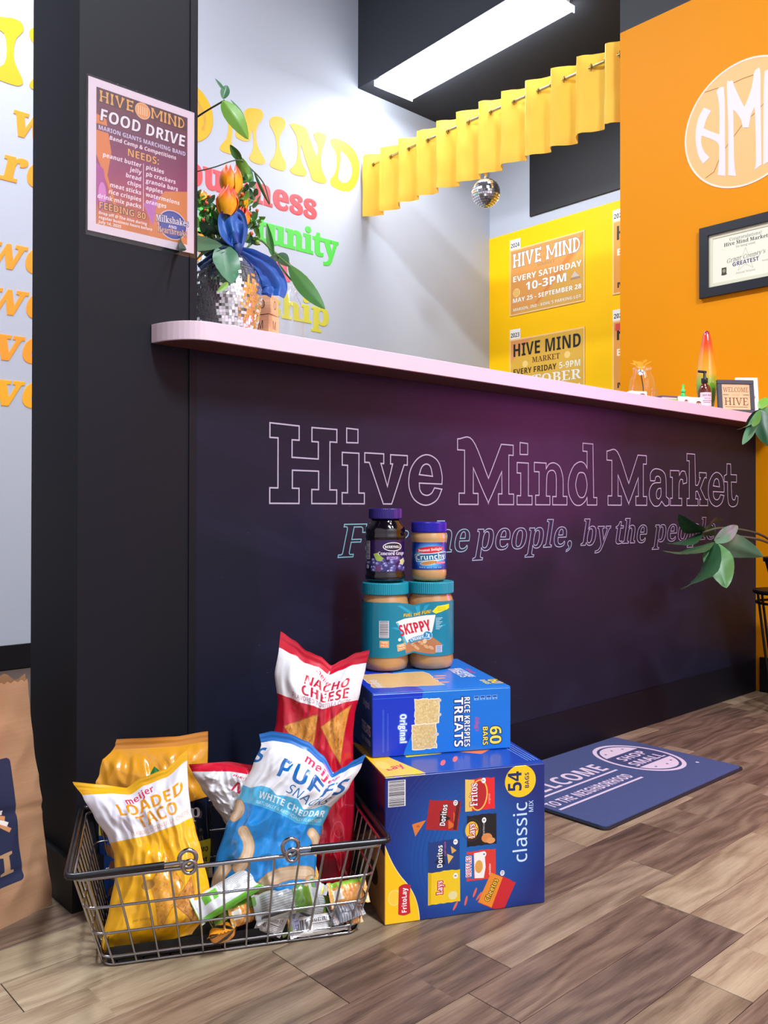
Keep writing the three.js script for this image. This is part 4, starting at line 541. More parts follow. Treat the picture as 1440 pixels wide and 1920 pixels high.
// ---------- welcome mat ----------
{
  const x0 = 1.646, x1 = 2.325, z0 = -0.03 + 0.045, z1 = 0.43, W = x1 - x0, D = z1 - z0;
  const tex = canvasTex(1024, 640, (g, w, h) => {
    g.fillStyle = '#3a4a74'; g.fillRect(0, 0, w, h); speckle(g, w, h, 9000, rng(41), ['#4a5c8c', '#2a3860', '#586a9a'], 0.8, 2.2, 0.4); const X = (m) => (m - x0) / W * w, Z = (m) => (m - z0) / D * h, ink = '#cfc2cf';
    const cx = X(2.18), cy = Z(0.19); oval(g, cx, cy, 0.108 / W * w, 0.135 / D * h, ink); oval(g, cx, cy, 0.098 / W * w, 0.122 / D * h, '#313e66'); g.save(); g.beginPath(); g.ellipse(cx, cy, 0.091 / W * w, 0.114 / D * h, 0, 0, 7); g.clip(); g.fillStyle = ink; g.fillRect(0, 0, w, h); g.fillStyle = '#313e66'; g.fillRect(0, cy - 80, w, 160); for (const [dx, dy] of [[-70, -120], [0, -135], [60, -118], [-60, 120], [10, 132], [70, 115]]) { g.beginPath(); g.arc(cx + dx, cy + dy, 6, 0, 7); g.fill(); } g.restore();
    text(g, 'SHOP', cx, cy - 8, 70, ink, { w: 190 }); text(g, 'SMALL', cx, cy + 66, 74, ink, { w: 236 });
    text(g, 'WELCOME', X(1.665), Z(0.195), 124, ink, { align: 'left', w: X(2.03) - X(1.665) }); g.fillStyle = ink; g.fillRect(X(1.665), Z(0.208), X(2.035) - X(1.665), 12); text(g, 'TO THE NEIGHBORHOOD', X(1.665), Z(0.275), 72, ink, { align: 'left', w: X(2.02) - X(1.665) }); g.fillRect(X(1.665), Z(0.288), X(2.03) - X(1.665), 12); oval(g, X(2.262), Z(0.325), 8, 8, ink);
  });
  const t = thing('door_mat', 'dark blue welcome mat printed SHOP SMALL lying before the counter', 'mat', [(x0 + x1) / 2, 0, (z0 + z1) / 2]);
  const rr = (w, d, r) => { const s = new THREE.Shape(); s.moveTo(-w / 2 + r, -d / 2); s.lineTo(w / 2 - r, -d / 2); s.quadraticCurveTo(w / 2, -d / 2, w / 2, -d / 2 + r); s.lineTo(w / 2, d / 2 - r); s.quadraticCurveTo(w / 2, d / 2, w / 2 - r, d / 2); s.lineTo(-w / 2 + r, d / 2); s.quadraticCurveTo(-w / 2, d / 2, -w / 2, d / 2 - r); s.lineTo(-w / 2, -d / 2 + r); s.quadraticCurveTo(-w / 2, -d / 2, -w / 2 + r, -d / 2); return s; };
  part(t, 'rubber_backing', extrude(rr(W, D, 0.02), 0.003, 0.001).rotateX(-PI / 2), std(0x17171c, 0.7), [0, 0.001, 0]);
  const g = extrude(rr(W - 0.014, D - 0.014, 0.015), 0.003, 0.0008).rotateX(-PI / 2), p = g.attributes.position, uv = g.attributes.uv; for (let i = 0; i < uv.count; i++) uv.setXY(i, p.getX(i) / W + 0.5, 0.5 - p.getZ(i) / D);
  part(t, 'carpet_top', g, std(0xffffff, 0.95, { map: tex, bumpMap: bumpAt(8, 8), bumpScale: 0.001 }), [0, 0.0045, 0]);
}

// ---------- the two cartons ----------
const boxMats = (front, top, left, side) => { const m = (t) => t.isTexture ? phys(0xffffff, 0.3, { map: t, clearcoat: 0.25, clearcoatRoughness: 0.2 }) : phys(t, 0.35); return [m(side), m(left), m(top), m(side), m(front), m(side)]; }; // +x -x +y -y +z -z
function miniBag(g, x, y, w, h, fill, name, col, o = {}) { g.save(); g.translate(x, y); g.rotate(o.rot || 0); const R = rng(floor(x + y)), p = []; for (let i = 0; i <= 8; i++) p.push([-w / 2 + w * i / 8, -h / 2 + (i % 2) * 4 + 3 * sin(i)]); for (let i = 8; i >= 0; i--) p.push([-w / 2 + w * i / 8 + 2 * sin(i), h / 2 - (i % 2) * 4]); blob(g, p, fill); if (o.deco) o.deco(g, w, h); g.rotate(-PI / 2); if (name) text(g, name, o.ty || 0, o.tx || 6, o.size || 40, col, { font: o.font || 'sans-serif', w: o.tw || h * 0.72, stroke: o.stroke, lw: o.lw || 5 }); g.restore(); if (o.n) { const [nx, ny] = o.npos; oval(g, nx, ny, 17, 20, '#f2f2f2'); text(g, o.n, nx + 8, ny, 24, '#1a1a2a', { rot: -PI / 2 }); } }
{
  const W = 1216, H = 1024; // front, 4 px per mm
  const front = canvasTex(W, H, (g) => {
    g.fillStyle = '#0b2a7c'; g.fillRect(0, 0, W, H); const rg = g.createRadialGradient(600, 560, 60, 600, 560, 640); rg.addColorStop(0, '#0a60ad'); rg.addColorStop(0.6, '#0c4795'); rg.addColorStop(1, '#0b2472'); g.fillStyle = rg; g.fillRect(0, 0, W, H);
    g.strokeStyle = '#0f3a8c'; g.lineWidth = 5; for (let i = 0; i < 14; i++) { g.beginPath(); g.arc(820, 620, 420 + i * 32, 2.6, 4.2); g.stroke(); }
    g.fillStyle = '#ffc914'; g.beginPath(); g.moveTo(0, 470); g.quadraticCurveTo(60, 640, 150, 740); g.quadraticCurveTo(248, 860, 252, H); g.lineTo(0, H); g.closePath(); g.fill(); g.strokeStyle = '#f6e9b2'; g.lineWidth = 5; g.beginPath(); g.moveTo(0, 470); g.quadraticCurveTo(60, 640, 150, 740); g.quadraticCurveTo(248, 860, 252, H); g.stroke();
    oval(g, 70, 840, 44, 52, '#ffd23c', '#f4e6a2', 4); g.fillStyle = '#c8202c'; g.beginPath(); g.moveTo(96, 960); g.lineTo(100, 770); g.quadraticCurveTo(140, 740, 186, 766); g.lineTo(178, 850); g.lineTo(186, 960); g.quadraticCurveTo(140, 985, 96, 960); g.fill(); text(g, 'FritoLay', 158, 868, 50, '#fff', { rot: -PI / 2, w: 176 });
    barcode(g, 22, 22, 126, 184, true, rng(4));
    oval(g, 1022, 112, 122, 118, '#ffc818'); text(g, '54', 1030, 112, 150, '#12235e', { rot: -PI / 2, w: 150 }); text(g, 'BAGS', 1090, 112, 46, '#12235e', { rot: -PI / 2, w: 118 });
    text(g, 'classic', 1074, 488, 150, '#cfe4f4', { rot: -PI / 2, weight: 'normal', w: 446 }); text(g, 'MIX', 1124, 306, 50, '#cfe4f4', { rot: -PI / 2, weight: 'normal', w: 88 });
    miniBag(g, 706, 178, 226, 232, '#e3242c', 'Fritos', '#ffffff', { font: 'serif', size: 78, tx: -20, stroke: '#8a1620', lw: 10, deco: (q, w, h) => { blob(q, [[-w / 2, -h / 2], [-40, -h / 2 + 10], [-70, 0], [-60, h / 2], [-w / 2, h / 2]], '#e8c25c'); oval(q, -8, 6, 62, 108, '#b81c26', '#f2c24a', 10, 0.1); text(q, 'original', 78, 40, 22, '#f7c9b8', { rot: -PI / 2, weight: 'normal' }); }, n: '7', npos: [734, 82] });
    miniBag(g, 430, 302, 240, 214, '#a81c22', 'Doritos', '#ffffff', { rot: 0.14, size: 56, tx: 20, stroke: '#2a1210', lw: 8, deco: (q, w, h) => { blob(q, [[-30, -30], [56, 20], [-20, 70]], '#1c1210'); blob(q, [[40, 30], [104, 70], [50, 96]], '#d86a2c'); blob(q, [[70, -30], [118, 30], [80, 40]], '#cf5f28'); q.fillStyle = '#5a1218'; q.fillRect(w / 2 - 34, -h / 2 + 6, 26, h - 14); }, n: '12', npos: [520, 222] }); blob(g, [[196, 342], [300, 322], [220, 430]], '#d97a34'); oval(g, 240, 360, 12, 8, '#b85a22');
    miniBag(g, 720, 436, 226, 226, '#17151a', 'Lays', '#ffffff', { font: 'serif', size: 66, tx: -54, tw: 104, stroke: '#a81c24', lw: 14, deco: (q) => { oval(q, -76, -6, 50, 62, '#f2bf2c'); oval(q, -76, -6, 66, 78, null, '#3c3a40', 4); oval(q, 40, 62, 42, 34, '#d88a4c'); oval(q, 70, 84, 34, 22, '#e09a5a'); text(q, 'barbecue', 22, -10, 22, '#d8d8dc', { rot: -PI / 2, weight: 'normal' }); }, n: '4', npos: [738, 368] });
    miniBag(g, 432, 592, 236, 226, '#173a7c', 'Doritos', '#ffffff', { size: 56, tx: -10, stroke: '#101222', lw: 8, deco: (q) => { blob(q, [[-70, 40], [-4, -30], [10, 60]], '#14182c'); blob(q, [[24, -14], [74, 10], [34, 60]], '#e2b85a'); blob(q, [[52, -66], [96, -30], [60, -10]], '#dba94a'); text(q, 'cool ranch', 16, -52, 20, '#d4506a', { rot: -PI / 2 }); }, n: '7', npos: [520, 500] });
    miniBag(g, 716, 688, 222, 216, '#d8382e', 'RUFFLES', '#c8242c', { size: 52, tx: -78, tw: 150, stroke: '#ffffff', lw: 8, deco: (q, w, h) => { blob(q, [[-w / 2, -h / 2 + 20], [-60, -h / 2 + 30], [-54, h / 2 - 10], [-w / 2, h / 2 - 30]], '#1d63ae'); blob(q, [[-56, -90], [26, -96], [34, 20], [20, 96], [-50, 90]], '#f2efe8'); oval(q, -18, 10, 30, 46, '#e0a24a'); text(q, 'cheddar', 74, 40, 22, '#f7d8cc', { rot: -PI / 2 }); }, n: '4', npos: [738, 614] });
    miniBag(g, 434, 812, 240, 232, '#f0c81c', 'Lays', '#ffffff', { font: 'serif', size: 60, tx: -12, tw: 96, stroke: '#c0242c', lw: 16, deco: (q, w, h) => { oval(q, -28, -6, 34, 52, '#f6d848'); oval(q, 66, 66, 34, 30, '#e8dca0'); blob(q, [[-w / 2, -h / 2], [-w / 2 + 26, -h / 2 + 10], [-w / 2 + 22, h / 2 - 8], [-w / 2, h / 2]], '#d9b010'); }, n: '8', npos: [520, 742] });
    miniBag(g, 838, 900, 214, 236, '#c8202a', 'Cheetos', '#ffd23a', { rot: -0.75 + PI / 2 - 0.35, size: 52, tx: -30, stroke: '#3a1a10', lw: 9, deco: (q, w, h) => { blob(q, [[-w / 2, -h / 2 + 6], [-6, -h / 2 + 6], [10, h / 2 - 6], [-w / 2, h / 2 - 6]], '#e68a26'); }, n: '12', npos: [880, 766] }); for (const [x, y, r] of [[520, 955, 0.5], [600, 930, 0.25], [668, 880, 0.4], [700, 910, 0.7]]) oval(g, x, y, 9, 36, '#e2624a', null, 0, r);
  });
  const top = canvasTex(1024, 1024, (g, w, h) => { g.fillStyle = '#0d3f9c'; g.fillRect(0, 0, w, h); blob(g, [[0, 420], [60, 560], [140, 760], [250, h], [0, h]], '#ffc914'); text(g, 'Lay', 110, 930, 80, '#d02a3a', { rot: -0.3 }); oval(g, 50, 860, 40, 60, '#ffd848'); blob(g, [[240, 700], [470, 690], [480, 760], [240, 770]], '#f0d62a'); blob(g, [[560, 740], [640, 690], [900, 560], [1000, 640], [720, 820]], '#e0763c'); blob(g, [[900, 560], [1010, 520], [1020, 640], [960, 660]], '#d02a5c'); for (const [x, y] of [[420, 900], [520, 860]]) oval(g, x, y, 14, 50, '#e2624a', null, 0, 0.6); g.strokeStyle = '#7fa8d8'; g.lineWidth = 5; for (let i = 0; i < 4; i++) { g.beginPath(); g.moveTo(880 + i * 28, 0); g.lineTo(940 + i * 22, h - 40); g.stroke(); } });
  const left = canvasTex(512, 320, (g, w, h) => { g.fillStyle = '#11194a'; g.fillRect(0, 0, w, h); blob(g, [[300, 200], [400, 150], [w, 170], [w, h], [330, h]], '#b98a55'); oval(g, 420, 240, 40, 26, '#3b2a1c'); });
  const t = thing('snack_carton', 'large dark blue carton of 54 assorted chip bags standing on the floor', 'box', [1.219, 0, 0.3003], -25.8 * PI / 180);
  part(t, 'carton_body', rbox(0.305, 0.254, 0.4, 0.0025, 2), boxMats(front, top, left, 0x0d2468), [0, 0.127, 0]);
  part(t, 'top_flap', rbox(0.304, 0.0016, 0.398, 0.0007, 1), boxMats(0x0d3f9c, top, 0x11194a, 0x0d2468), [0, 0.2549, 0]);
}
{
  const W = 1100, H = 476; // front
  const wobble = (g, x, y, w, h, fill, edge, seed) => { const R = rng(seed), p = []; for (let i = 0; i < 40; i++) { const a = i / 40 * 2 * PI, q = max(abs(cos(a)), abs(sin(a))); p.push([x + cos(a) / q * w / 2 * (0.95 + R() * 0.1), y + sin(a) / q * h / 2 * (0.95 + R() * 0.1)]); } blob(g, p, fill, edge, 7); for (let i = 0; i < 320; i++) { g.globalAlpha = 0.35; oval(g, x + (R() - 0.5) * w * 0.92, y + (R() - 0.5) * h * 0.92, 5 + R() * 4, 3 + R() * 3, R() < 0.5 ? '#c9a866' : '#f2e2b4', null, 0, R() * 3); } g.globalAlpha = 1; };
  const front = canvasTex(W, H, (g) => {
    g.fillStyle = '#0a74d2'; g.fillRect(0, 0, W, H); g.fillStyle = '#0a2fb4'; g.fillRect(0, 0, 390, H); g.fillStyle = '#0a74d2'; g.beginPath(); g.moveTo(390, 0); g.quadraticCurveTo(370, 200, 300, 330); g.quadraticCurveTo(250, 420, 240, H); g.lineTo(W, H); g.lineTo(W, 0); g.fill(); g.fillStyle = '#0a34c0'; g.beginPath(); g.moveTo(0, 0); g.lineTo(385, 0); g.quadraticCurveTo(370, 220, 270, 330); g.lineTo(180, H); g.lineTo(0, H); g.fill();
    g.fillStyle = '#3c66c8'; for (let i = 0; i < 36; i++) { g.fillRect(76, 120 + i * 9, 14, 5); g.fillRect(112, 150 + i * 8, 12, 4); }
    text(g, 'Original', 214, 270, 66, '#ffffff', { rot: PI / 2, w: 224, stroke: '#6f9ae0', lw: 14 });
    wobble(g, 424, 150, 190, 190, '#e0c483', '#f4ecd4', 3); wobble(g, 402, 340, 190, 190, '#dcbf7c', '#f4ecd4', 6); for (const [x, y] of [[520, 70], [520, 180], [500, 330]]) oval(g, x, y, 18, 14, '#d9c9b0');
    text(g, 'TREATS', 642, 248, 96, '#ffffff', { rot: PI / 2, w: 388, stroke: '#062a6c', lw: 14 }); text(g, 'RICE KRISPIES', 722, 248, 62, '#ffffff', { rot: PI / 2, w: 392, stroke: '#062a6c', lw: 10 }); text(g, 'Kellogg\'s', 812, 270, 44, '#e8365a', { rot: PI / 2, w: 112, font: 'serif', skew: 0.2 });
    text(g, '60', 930, 366, 130, '#ffe24a', { rot: PI / 2, w: 146, stroke: '#0a2a5c', lw: 14 }); text(g, 'BARS', 872, 366, 58, '#ffe24a', { rot: PI / 2, w: 150, stroke: '#0a2a5c', lw: 10 });
    for (let i = 0; i < 4; i++) { g.fillStyle = '#7fb0e4'; g.fillRect(800 + i * 50, 52, 40, 34); g.fillStyle = '#0a3a8c'; g.fillRect(804 + i * 50, 56, 32, 12); text(g, ['90', '0g', '70', '5g'][i], 820 + i * 50, 83, 14, '#0a3a8c', {}); }
    g.strokeStyle = '#2c70d0'; g.lineWidth = 4; g.beginPath(); g.moveTo(0, 34); g.lineTo(W, 30); g.stroke();
  });
  const top = canvasTex(1100, 1100, (g, w, h) => { g.fillStyle = '#0c7ad8'; g.fillRect(0, 0, w, h); blob(g, [[0, 0], [330, 0], [400, h], [0, h]], '#0a34ba'); wobble(g, 340, 700, 560, 480, '#dcb87a', '#f0e2c0', 9); for (const [x, y] of [[640, 860], [660, 720], [700, 640]]) oval(g, x, y, 56, 22, '#e2a08c'); text(g, 'TREATS', 850, 560, 110, '#ffffff', { rot: PI / 2, w: 330, stroke: '#0a3a8c', lw: 12 }); text(g, 'RICE KRISPIES', 930, 560, 60, '#ffffff', { rot: PI / 2, w: 340 }); text(g, 'Kellogg\'s', 1000, 520, 44, '#e8365a', { rot: PI / 2 }); text(g, '60', 1010, 920, 150, '#ffe24a', { rot: PI / 2, w: 150, stroke: '#0a3a5c', lw: 14 }); text(g, 'BARS', 950, 920, 60, '#ffe24a', { rot: PI / 2, w: 150 }); text(g, 'Original', 90, 800, 80, '#dbe6f4', { rot: PI / 2, w: 260 }); });
  const left = canvasTex(640, 248, (g, w, h) => { g.fillStyle = '#1c4a92'; g.fillRect(0, 0, w, h); g.fillStyle = '#2a55a0'; g.fillRect(w - 190, 0, 190, 100); text(g, 'TREATS', w - 100, 176, 58, '#ffffff', { rot: PI / 2 - PI / 2, w: 150 }); text(g, 'RICE KRISPIES', w - 100, 212, 26, '#dbe6f4', { w: 150 }); text(g, 'Original', w - 100, 70, 40, '#e4ecf6', { w: 110 }); });
  const t = thing('cereal_bar_carton', 'bright blue carton of 60 marshmallow cereal bars lying on the larger carton', 'box', [1.244, 0.2562, 0.2466], -28 * PI / 180);
  part(t, 'carton_body', rbox(0.275, 0.1175, 0.31, 0.0025, 2), boxMats(front, top, left, 0x0a4aa8), [0, 0.05875, 0]);
  part(t, 'top_flap', rbox(0.274, 0.0014, 0.308, 0.0006, 1), boxMats(0x1a7ad8, top, 0x1c4a92, 0x0a4aa8), [0, 0.1184, 0]);
}
// ---------- jars on the cartons ----------
const JY = 0.3755;
function ribbedLid(r, h, ribs, k = 0.02) { // a knurled screw cap
  const pts = []; for (let i = 0; i < ribs * 2; i++) { const a = i / ribs / 2 * 2 * PI, q = r * (1 - (i % 2) * k); pts.push(new THREE.Vector2(q * cos(a), q * sin(a))); }
  return extrude(new THREE.Shape(pts), h - 0.004, 0.002).rotateX(-PI / 2).translate(0, 0.002, 0);
}
{
  const r = 0.0495, dx = 0.0505, H = 0.187, peanut = phys(0xb98b58, 0.28, { clearcoat: 0.6, clearcoatRoughness: 0.15 });
  const t = thing('peanut_butter_twin_pack', 'twin pack of peanut butter jars with teal lids and a shared teal wrap', 'jars', [1.2785, JY, 0.1775], -28.8 * PI / 180);
  for (const s of [-1, 1]) {
    const j = part(t, 'jar', lathe([[0.001, 0], [0.038, 0], [0.046, 0.005], [r, 0.018], [r - 0.001, 0.03], [r - 0.001, 0.128], [r, 0.14], [0.047, 0.151], [0.0435, 0.158], [0.043, 0.166], [0.001, 0.166]], 48), peanut, [s * dx, 0, 0]);
    const lid = part(j, 'lid', ribbedLid(0.0478, 0.025, 70, 0.012), std(0x0f8a9e, 0.4), [0, H - 0.0265, 0]);
  }
  const tex = canvasTex(1200, 720, (g, w, h) => {
    g.fillStyle = '#0c7f97'; g.fillRect(0, 0, w, h); g.globalAlpha = 0.8; for (const [a, b, c, d] of [[380, 40, 560, 120], [620, 30, 650, 130], [740, 40, 700, 130], [300, 330, 460, 360], [320, 520, 470, 480], [860, 330, 1000, 300], [830, 520, 960, 580]]) blob(g, [[a, b], [a + 60, b - 8], [c + 30, d], [c, d + 26]], '#25a9c8'); g.globalAlpha = 1;
    blob(g, [[420, 330], [500, 700], [860, 690], [960, 640], [960, 560], [840, 470]], '#b97a4a'); for (const [x, y] of [[600, 600], [690, 560], [760, 600], [640, 640], [820, 610]]) oval(g, x, y, 40, 24, '#d8a878', '#a86a40', 3, 0.5); oval(g, 740, 530, 26, 36, '#e3c296', '#b98a58', 3, 0.3);
    blob(g, [[360, 256], [470, 212], [600, 184], [760, 172], [880, 172], [836, 400], [780, 440], [560, 520], [510, 560]], '#f3efe4', '#0a6f86', 5); blob(g, [[372, 268], [390, 258], [520, 560], [500, 580]], '#3cc0d8');
    text(g, 'SKIPPY', 626, 414, 206, '#d3173a', { rot: -0.17, w: 410, skew: -0.08, stroke: '#8a0f28', lw: 4 }); blob(g, [[524, 516], [760, 424], [790, 470], [560, 580]], '#1a8fc0'); text(g, 'CREAMY', 648, 522, 62, '#f4fbff', { rot: -0.36, w: 176, stroke: '#0a5a80', lw: 5 }); text(g, 'natural flavor', 640, 590, 34, '#5a2a14', { rot: -0.36, w: 120, weight: 'normal' }); oval(g, 776, 448, 56, 56, '#0f86b8', '#e8f6fa', 5); text(g, '7g', 776, 456, 56, '#ffffff', { w: 56 }); text(g, 'PROTEIN', 776, 482, 18, '#ffffff', { w: 76 });
    text(g, 'FUEL THE FUN!', 640, 168, 62, '#f4d23a', { rot: -0.12, w: 360, stroke: '#7a4a10', lw: 7, skew: 0.2 }); blob(g, [[830, 130], [900, 60], [1070, 40], [1072, 92], [1040, 110], [880, 160]], '#f2e01c'); g.fillStyle = '#8a8a20'; for (let i = 0; i < 3; i++) g.fillRect(900, 76 + i * 20, 120, 5); g.fillStyle = '#cfe8ee'; for (let i = 0; i < 9; i++) g.fillRect(880, 214 + i * 18, 90 - (i % 3) * 20, 6);
    barcode(g, 156, 238, 116, 220, true, rng(12)); for (const [x, y, r] of [[166, 500, 0], [380, 560, -0.12]]) { g.save(); g.translate(x, y); g.rotate(r); g.fillStyle = '#f07c1c'; g.fillRect(0, 0, 104, 84); g.strokeStyle = '#e9e2b8'; g.lineWidth = 5; g.strokeRect(0, 0, 104, 84); text(g, 'TWIN', 52, 36, 36, '#fff7d8', { w: 84 }); text(g, 'PACK', 52, 72, 36, '#fff7d8', { w: 84 }); g.restore(); } oval(g, 414, 492, 22, 22, '#d8eef2'); g.fillStyle = '#c4ccd8'; g.fillRect(880, 580, 84, 90); g.fillStyle = '#5a6a9a'; for (let i = 0; i < 5; i++) g.fillRect(888, 590 + i * 16, 66, 7);
  });
  const R = r + 0.0006, hull = (u) => { // stadium outline, u in 0..1 along the front half then the back half
    const straight = 2 * dx, arc = PI * R, per = 2 * straight + 2 * arc; let s = u * per; if (s < arc) { const a = PI / 2 * -1 - s / R; return [-dx + R * cos(-PI / 2 - s / R - 0), R * sin(-PI / 2 - s / R)]; } s -= arc; if (s < straight) return [-dx + s, R - 0.0055 * pow(sin(PI * s / straight), 2)]; s -= straight; if (s < arc) return [dx + R * cos(PI / 2 - s / R), R * sin(PI / 2 - s / R)]; s -= arc; return [dx - s, -R + 0.0055 * pow(sin(PI * s / straight), 2)]; };
  const wrap = grid(160, 10, (u, v) => { const [x, z] = hull(u), pinch = pow(max(0, 1 - abs(x) / dx), 2); return V(x, lerp(0.146 - 0.007 * pinch, 0.031 + 0.009 * pinch, v), z); });
  { const p = wrap.attributes.position, uv = wrap.attributes.uv; for (let i = 0; i < uv.count; i++) { const z = p.getZ(i), x = p.getX(i); uv.setX(i, z > -0.01 ? clamp(0.5 + x / (2 * (dx + R)), 0.001, 0.999) : 0.02); } }
  part(t, 'wrap', wrap, phys(0xffffff, 0.28, { map: tex, clearcoat: 0.6, clearcoatRoughness: 0.1, side: THREE.DoubleSide }));
}
{
  const t = thing('jelly_jar', 'tall dark purple grape jelly jar standing on the left teal lid', 'jar', [1.234, JY + 0.1872, 0.153], -0.98);
  part(t, 'jar_body', lathe([[0.001, 0], [0.036, 0], [0.042, 0.004], [0.0435, 0.012], [0.0405, 0.018], [0.0415, 0.024], [0.0415, 0.088], [0.0435, 0.092], [0.0435, 0.098], [0.0415, 0.102], [0.043, 0.106], [0.042, 0.114], [0.035, 0.124], [0.0305, 0.129], [0.0305, 0.134], [0.001, 0.134]], 48), phys(0x0b0610, 0.1, { clearcoat: 1, clearcoatRoughness: 0.05 }));
  part(t, 'lid', ribbedLid(0.0335, 0.0225, 60, 0.012), std(0x2a1a6c, 0.35), [0, 0.1325, 0]);
  const tex = canvasTex(800, 512, (g, w, h) => {
    g.fillStyle = '#2c0f4c'; g.fillRect(0, 0, w, h); const R = rng(6); g.fillStyle = '#140a22'; g.fillRect(0, 0, 250, h);
    for (let i = 0; i < 70; i++) { const x = R() * w, y = 330 + R() * 190 - (abs(x - w * 0.5) < 190 ? 0 : 160 * R()); if (x > 250 && y < 300) continue; oval(g, x, y, 44, 42, R() < 0.5 ? '#3c3570' : '#4a4486'); oval(g, x - 10, y - 12, 24, 22, '#7f7fb8'); oval(g, x - 14, y - 16, 9, 8, '#cfd0ea'); }
    blob(g, [[300, 230], [360, 210], [400, 260], [440, 300], [400, 350], [340, 330]], '#a9c34e'); blob(g, [[660, 330], [740, 300], [770, 360], [720, 420], [670, 390]], '#d8cf8c'); barcode(g, 150, 20, 92, 300, true, rng(7)); g.fillStyle = '#b8b2c8'; g.fillRect(156, 360, 70, 30); oval(g, 190, 440, 34, 34, '#cfd6e2');
    oval(g, 560, 112, 132, 72, '#f4f2f4'); oval(g, 560, 112, 120, 60, '#1d1022'); text(g, 'BERRYHILL', 560, 134, 58, '#f4f2f4', { w: 216 }); text(g, 'Concord Grape', 560, 246, 74, '#f4eef6', { font: 'serif', w: 390 }); g.fillStyle = '#a58ac4'; g.fillRect(476, 270, 150, 48); text(g, 'JELLY', 551, 308, 40, '#3c1a5c', {}); g.fillStyle = '#6a3a6c'; g.fillRect(330, 420, 76, 90);
  });
  part(t, 'label', new THREE.CylinderGeometry(0.0419, 0.0419, 0.066, 48, 1, true, -1.62, 3.24).translate(0, 0.056, 0), phys(0xffffff, 0.25, { map: tex, clearcoat: 0.4, side: THREE.DoubleSide }));
}
{
  const t = thing('crunchy_peanut_butter_jar', 'small blue-labelled crunchy peanut butter jar standing on the right teal lid', 'jar', [1.319, JY + 0.1872, 0.2], -0.68);
  const body = part(t, 'jar_body', lathe([[0.001, 0], [0.031, 0], [0.0365, 0.005], [0.038, 0.014], [0.038, 0.022], [0.037, 0.024], [0.037, 0.084], [0.0385, 0.088], [0.0385, 0.096], [0.036, 0.102], [0.035, 0.106], [0.001, 0.106]], 44), phys(0xc39862, 0.25, { clearcoat: 0.6, clearcoatRoughness: 0.1, bumpMap: bumpAt(4, 2), bumpScale: 0.001 }));
  part(t, 'lid', ribbedLid(0.0362, 0.0225, 80, 0.012), std(0x15109c, 0.35), [0, 0.1035, 0]);
  const tex = canvasTex(640, 480, (g, w, h) => { g.fillStyle = '#12389e'; g.fillRect(0, 0, w, h); const rg = g.createRadialGradient(320, 240, 60, 320, 240, 260); rg.addColorStop(0, '#e6f6fb'); rg.addColorStop(0.5, '#58bde8'); rg.addColorStop(1, '#12389e'); g.fillStyle = rg; g.fillRect(0, 0, w, h); g.save(); g.translate(320, 130); g.rotate(-0.1); g.fillStyle = '#d3242c'; g.beginPath(); g.ellipse(0, 0, 190, 60, 0, 0, 7); g.fill(); g.restore(); text(g, 'Peanut Delight', 320, 150, 58, '#fff', { w: 320, rot: -0.12, font: 'serif' }); blob(g, [[100, 220], [560, 170], [550, 290], [130, 340]], '#17678e', '#ffffff', 8); text(g, 'Crunchy', 326, 300, 128, '#d8f0f4', { w: 410, rot: -0.08, stroke: '#0f4a6c', lw: 10 }); oval(g, 300, 360, 110, 34, '#c88a48', '#f0e0c0', 6, -0.2); g.fillStyle = '#d8303c'; g.fillRect(380, 340, 170, 36); text(g, 'Peanut Butter', 465, 368, 26, '#ffffff', { w: 150 }); text(g, 'NET WT 16 OZ', 320, 452, 28, '#8fc4e8', { w: 300 }); });
  part(t, 'label', new THREE.CylinderGeometry(0.0375, 0.0375, 0.058, 44, 1, true, -1.5, 3.0).translate(0, 0.054, 0), phys(0xffffff, 0.25, { map: tex, clearcoat: 0.4, side: THREE.DoubleSide }));
}
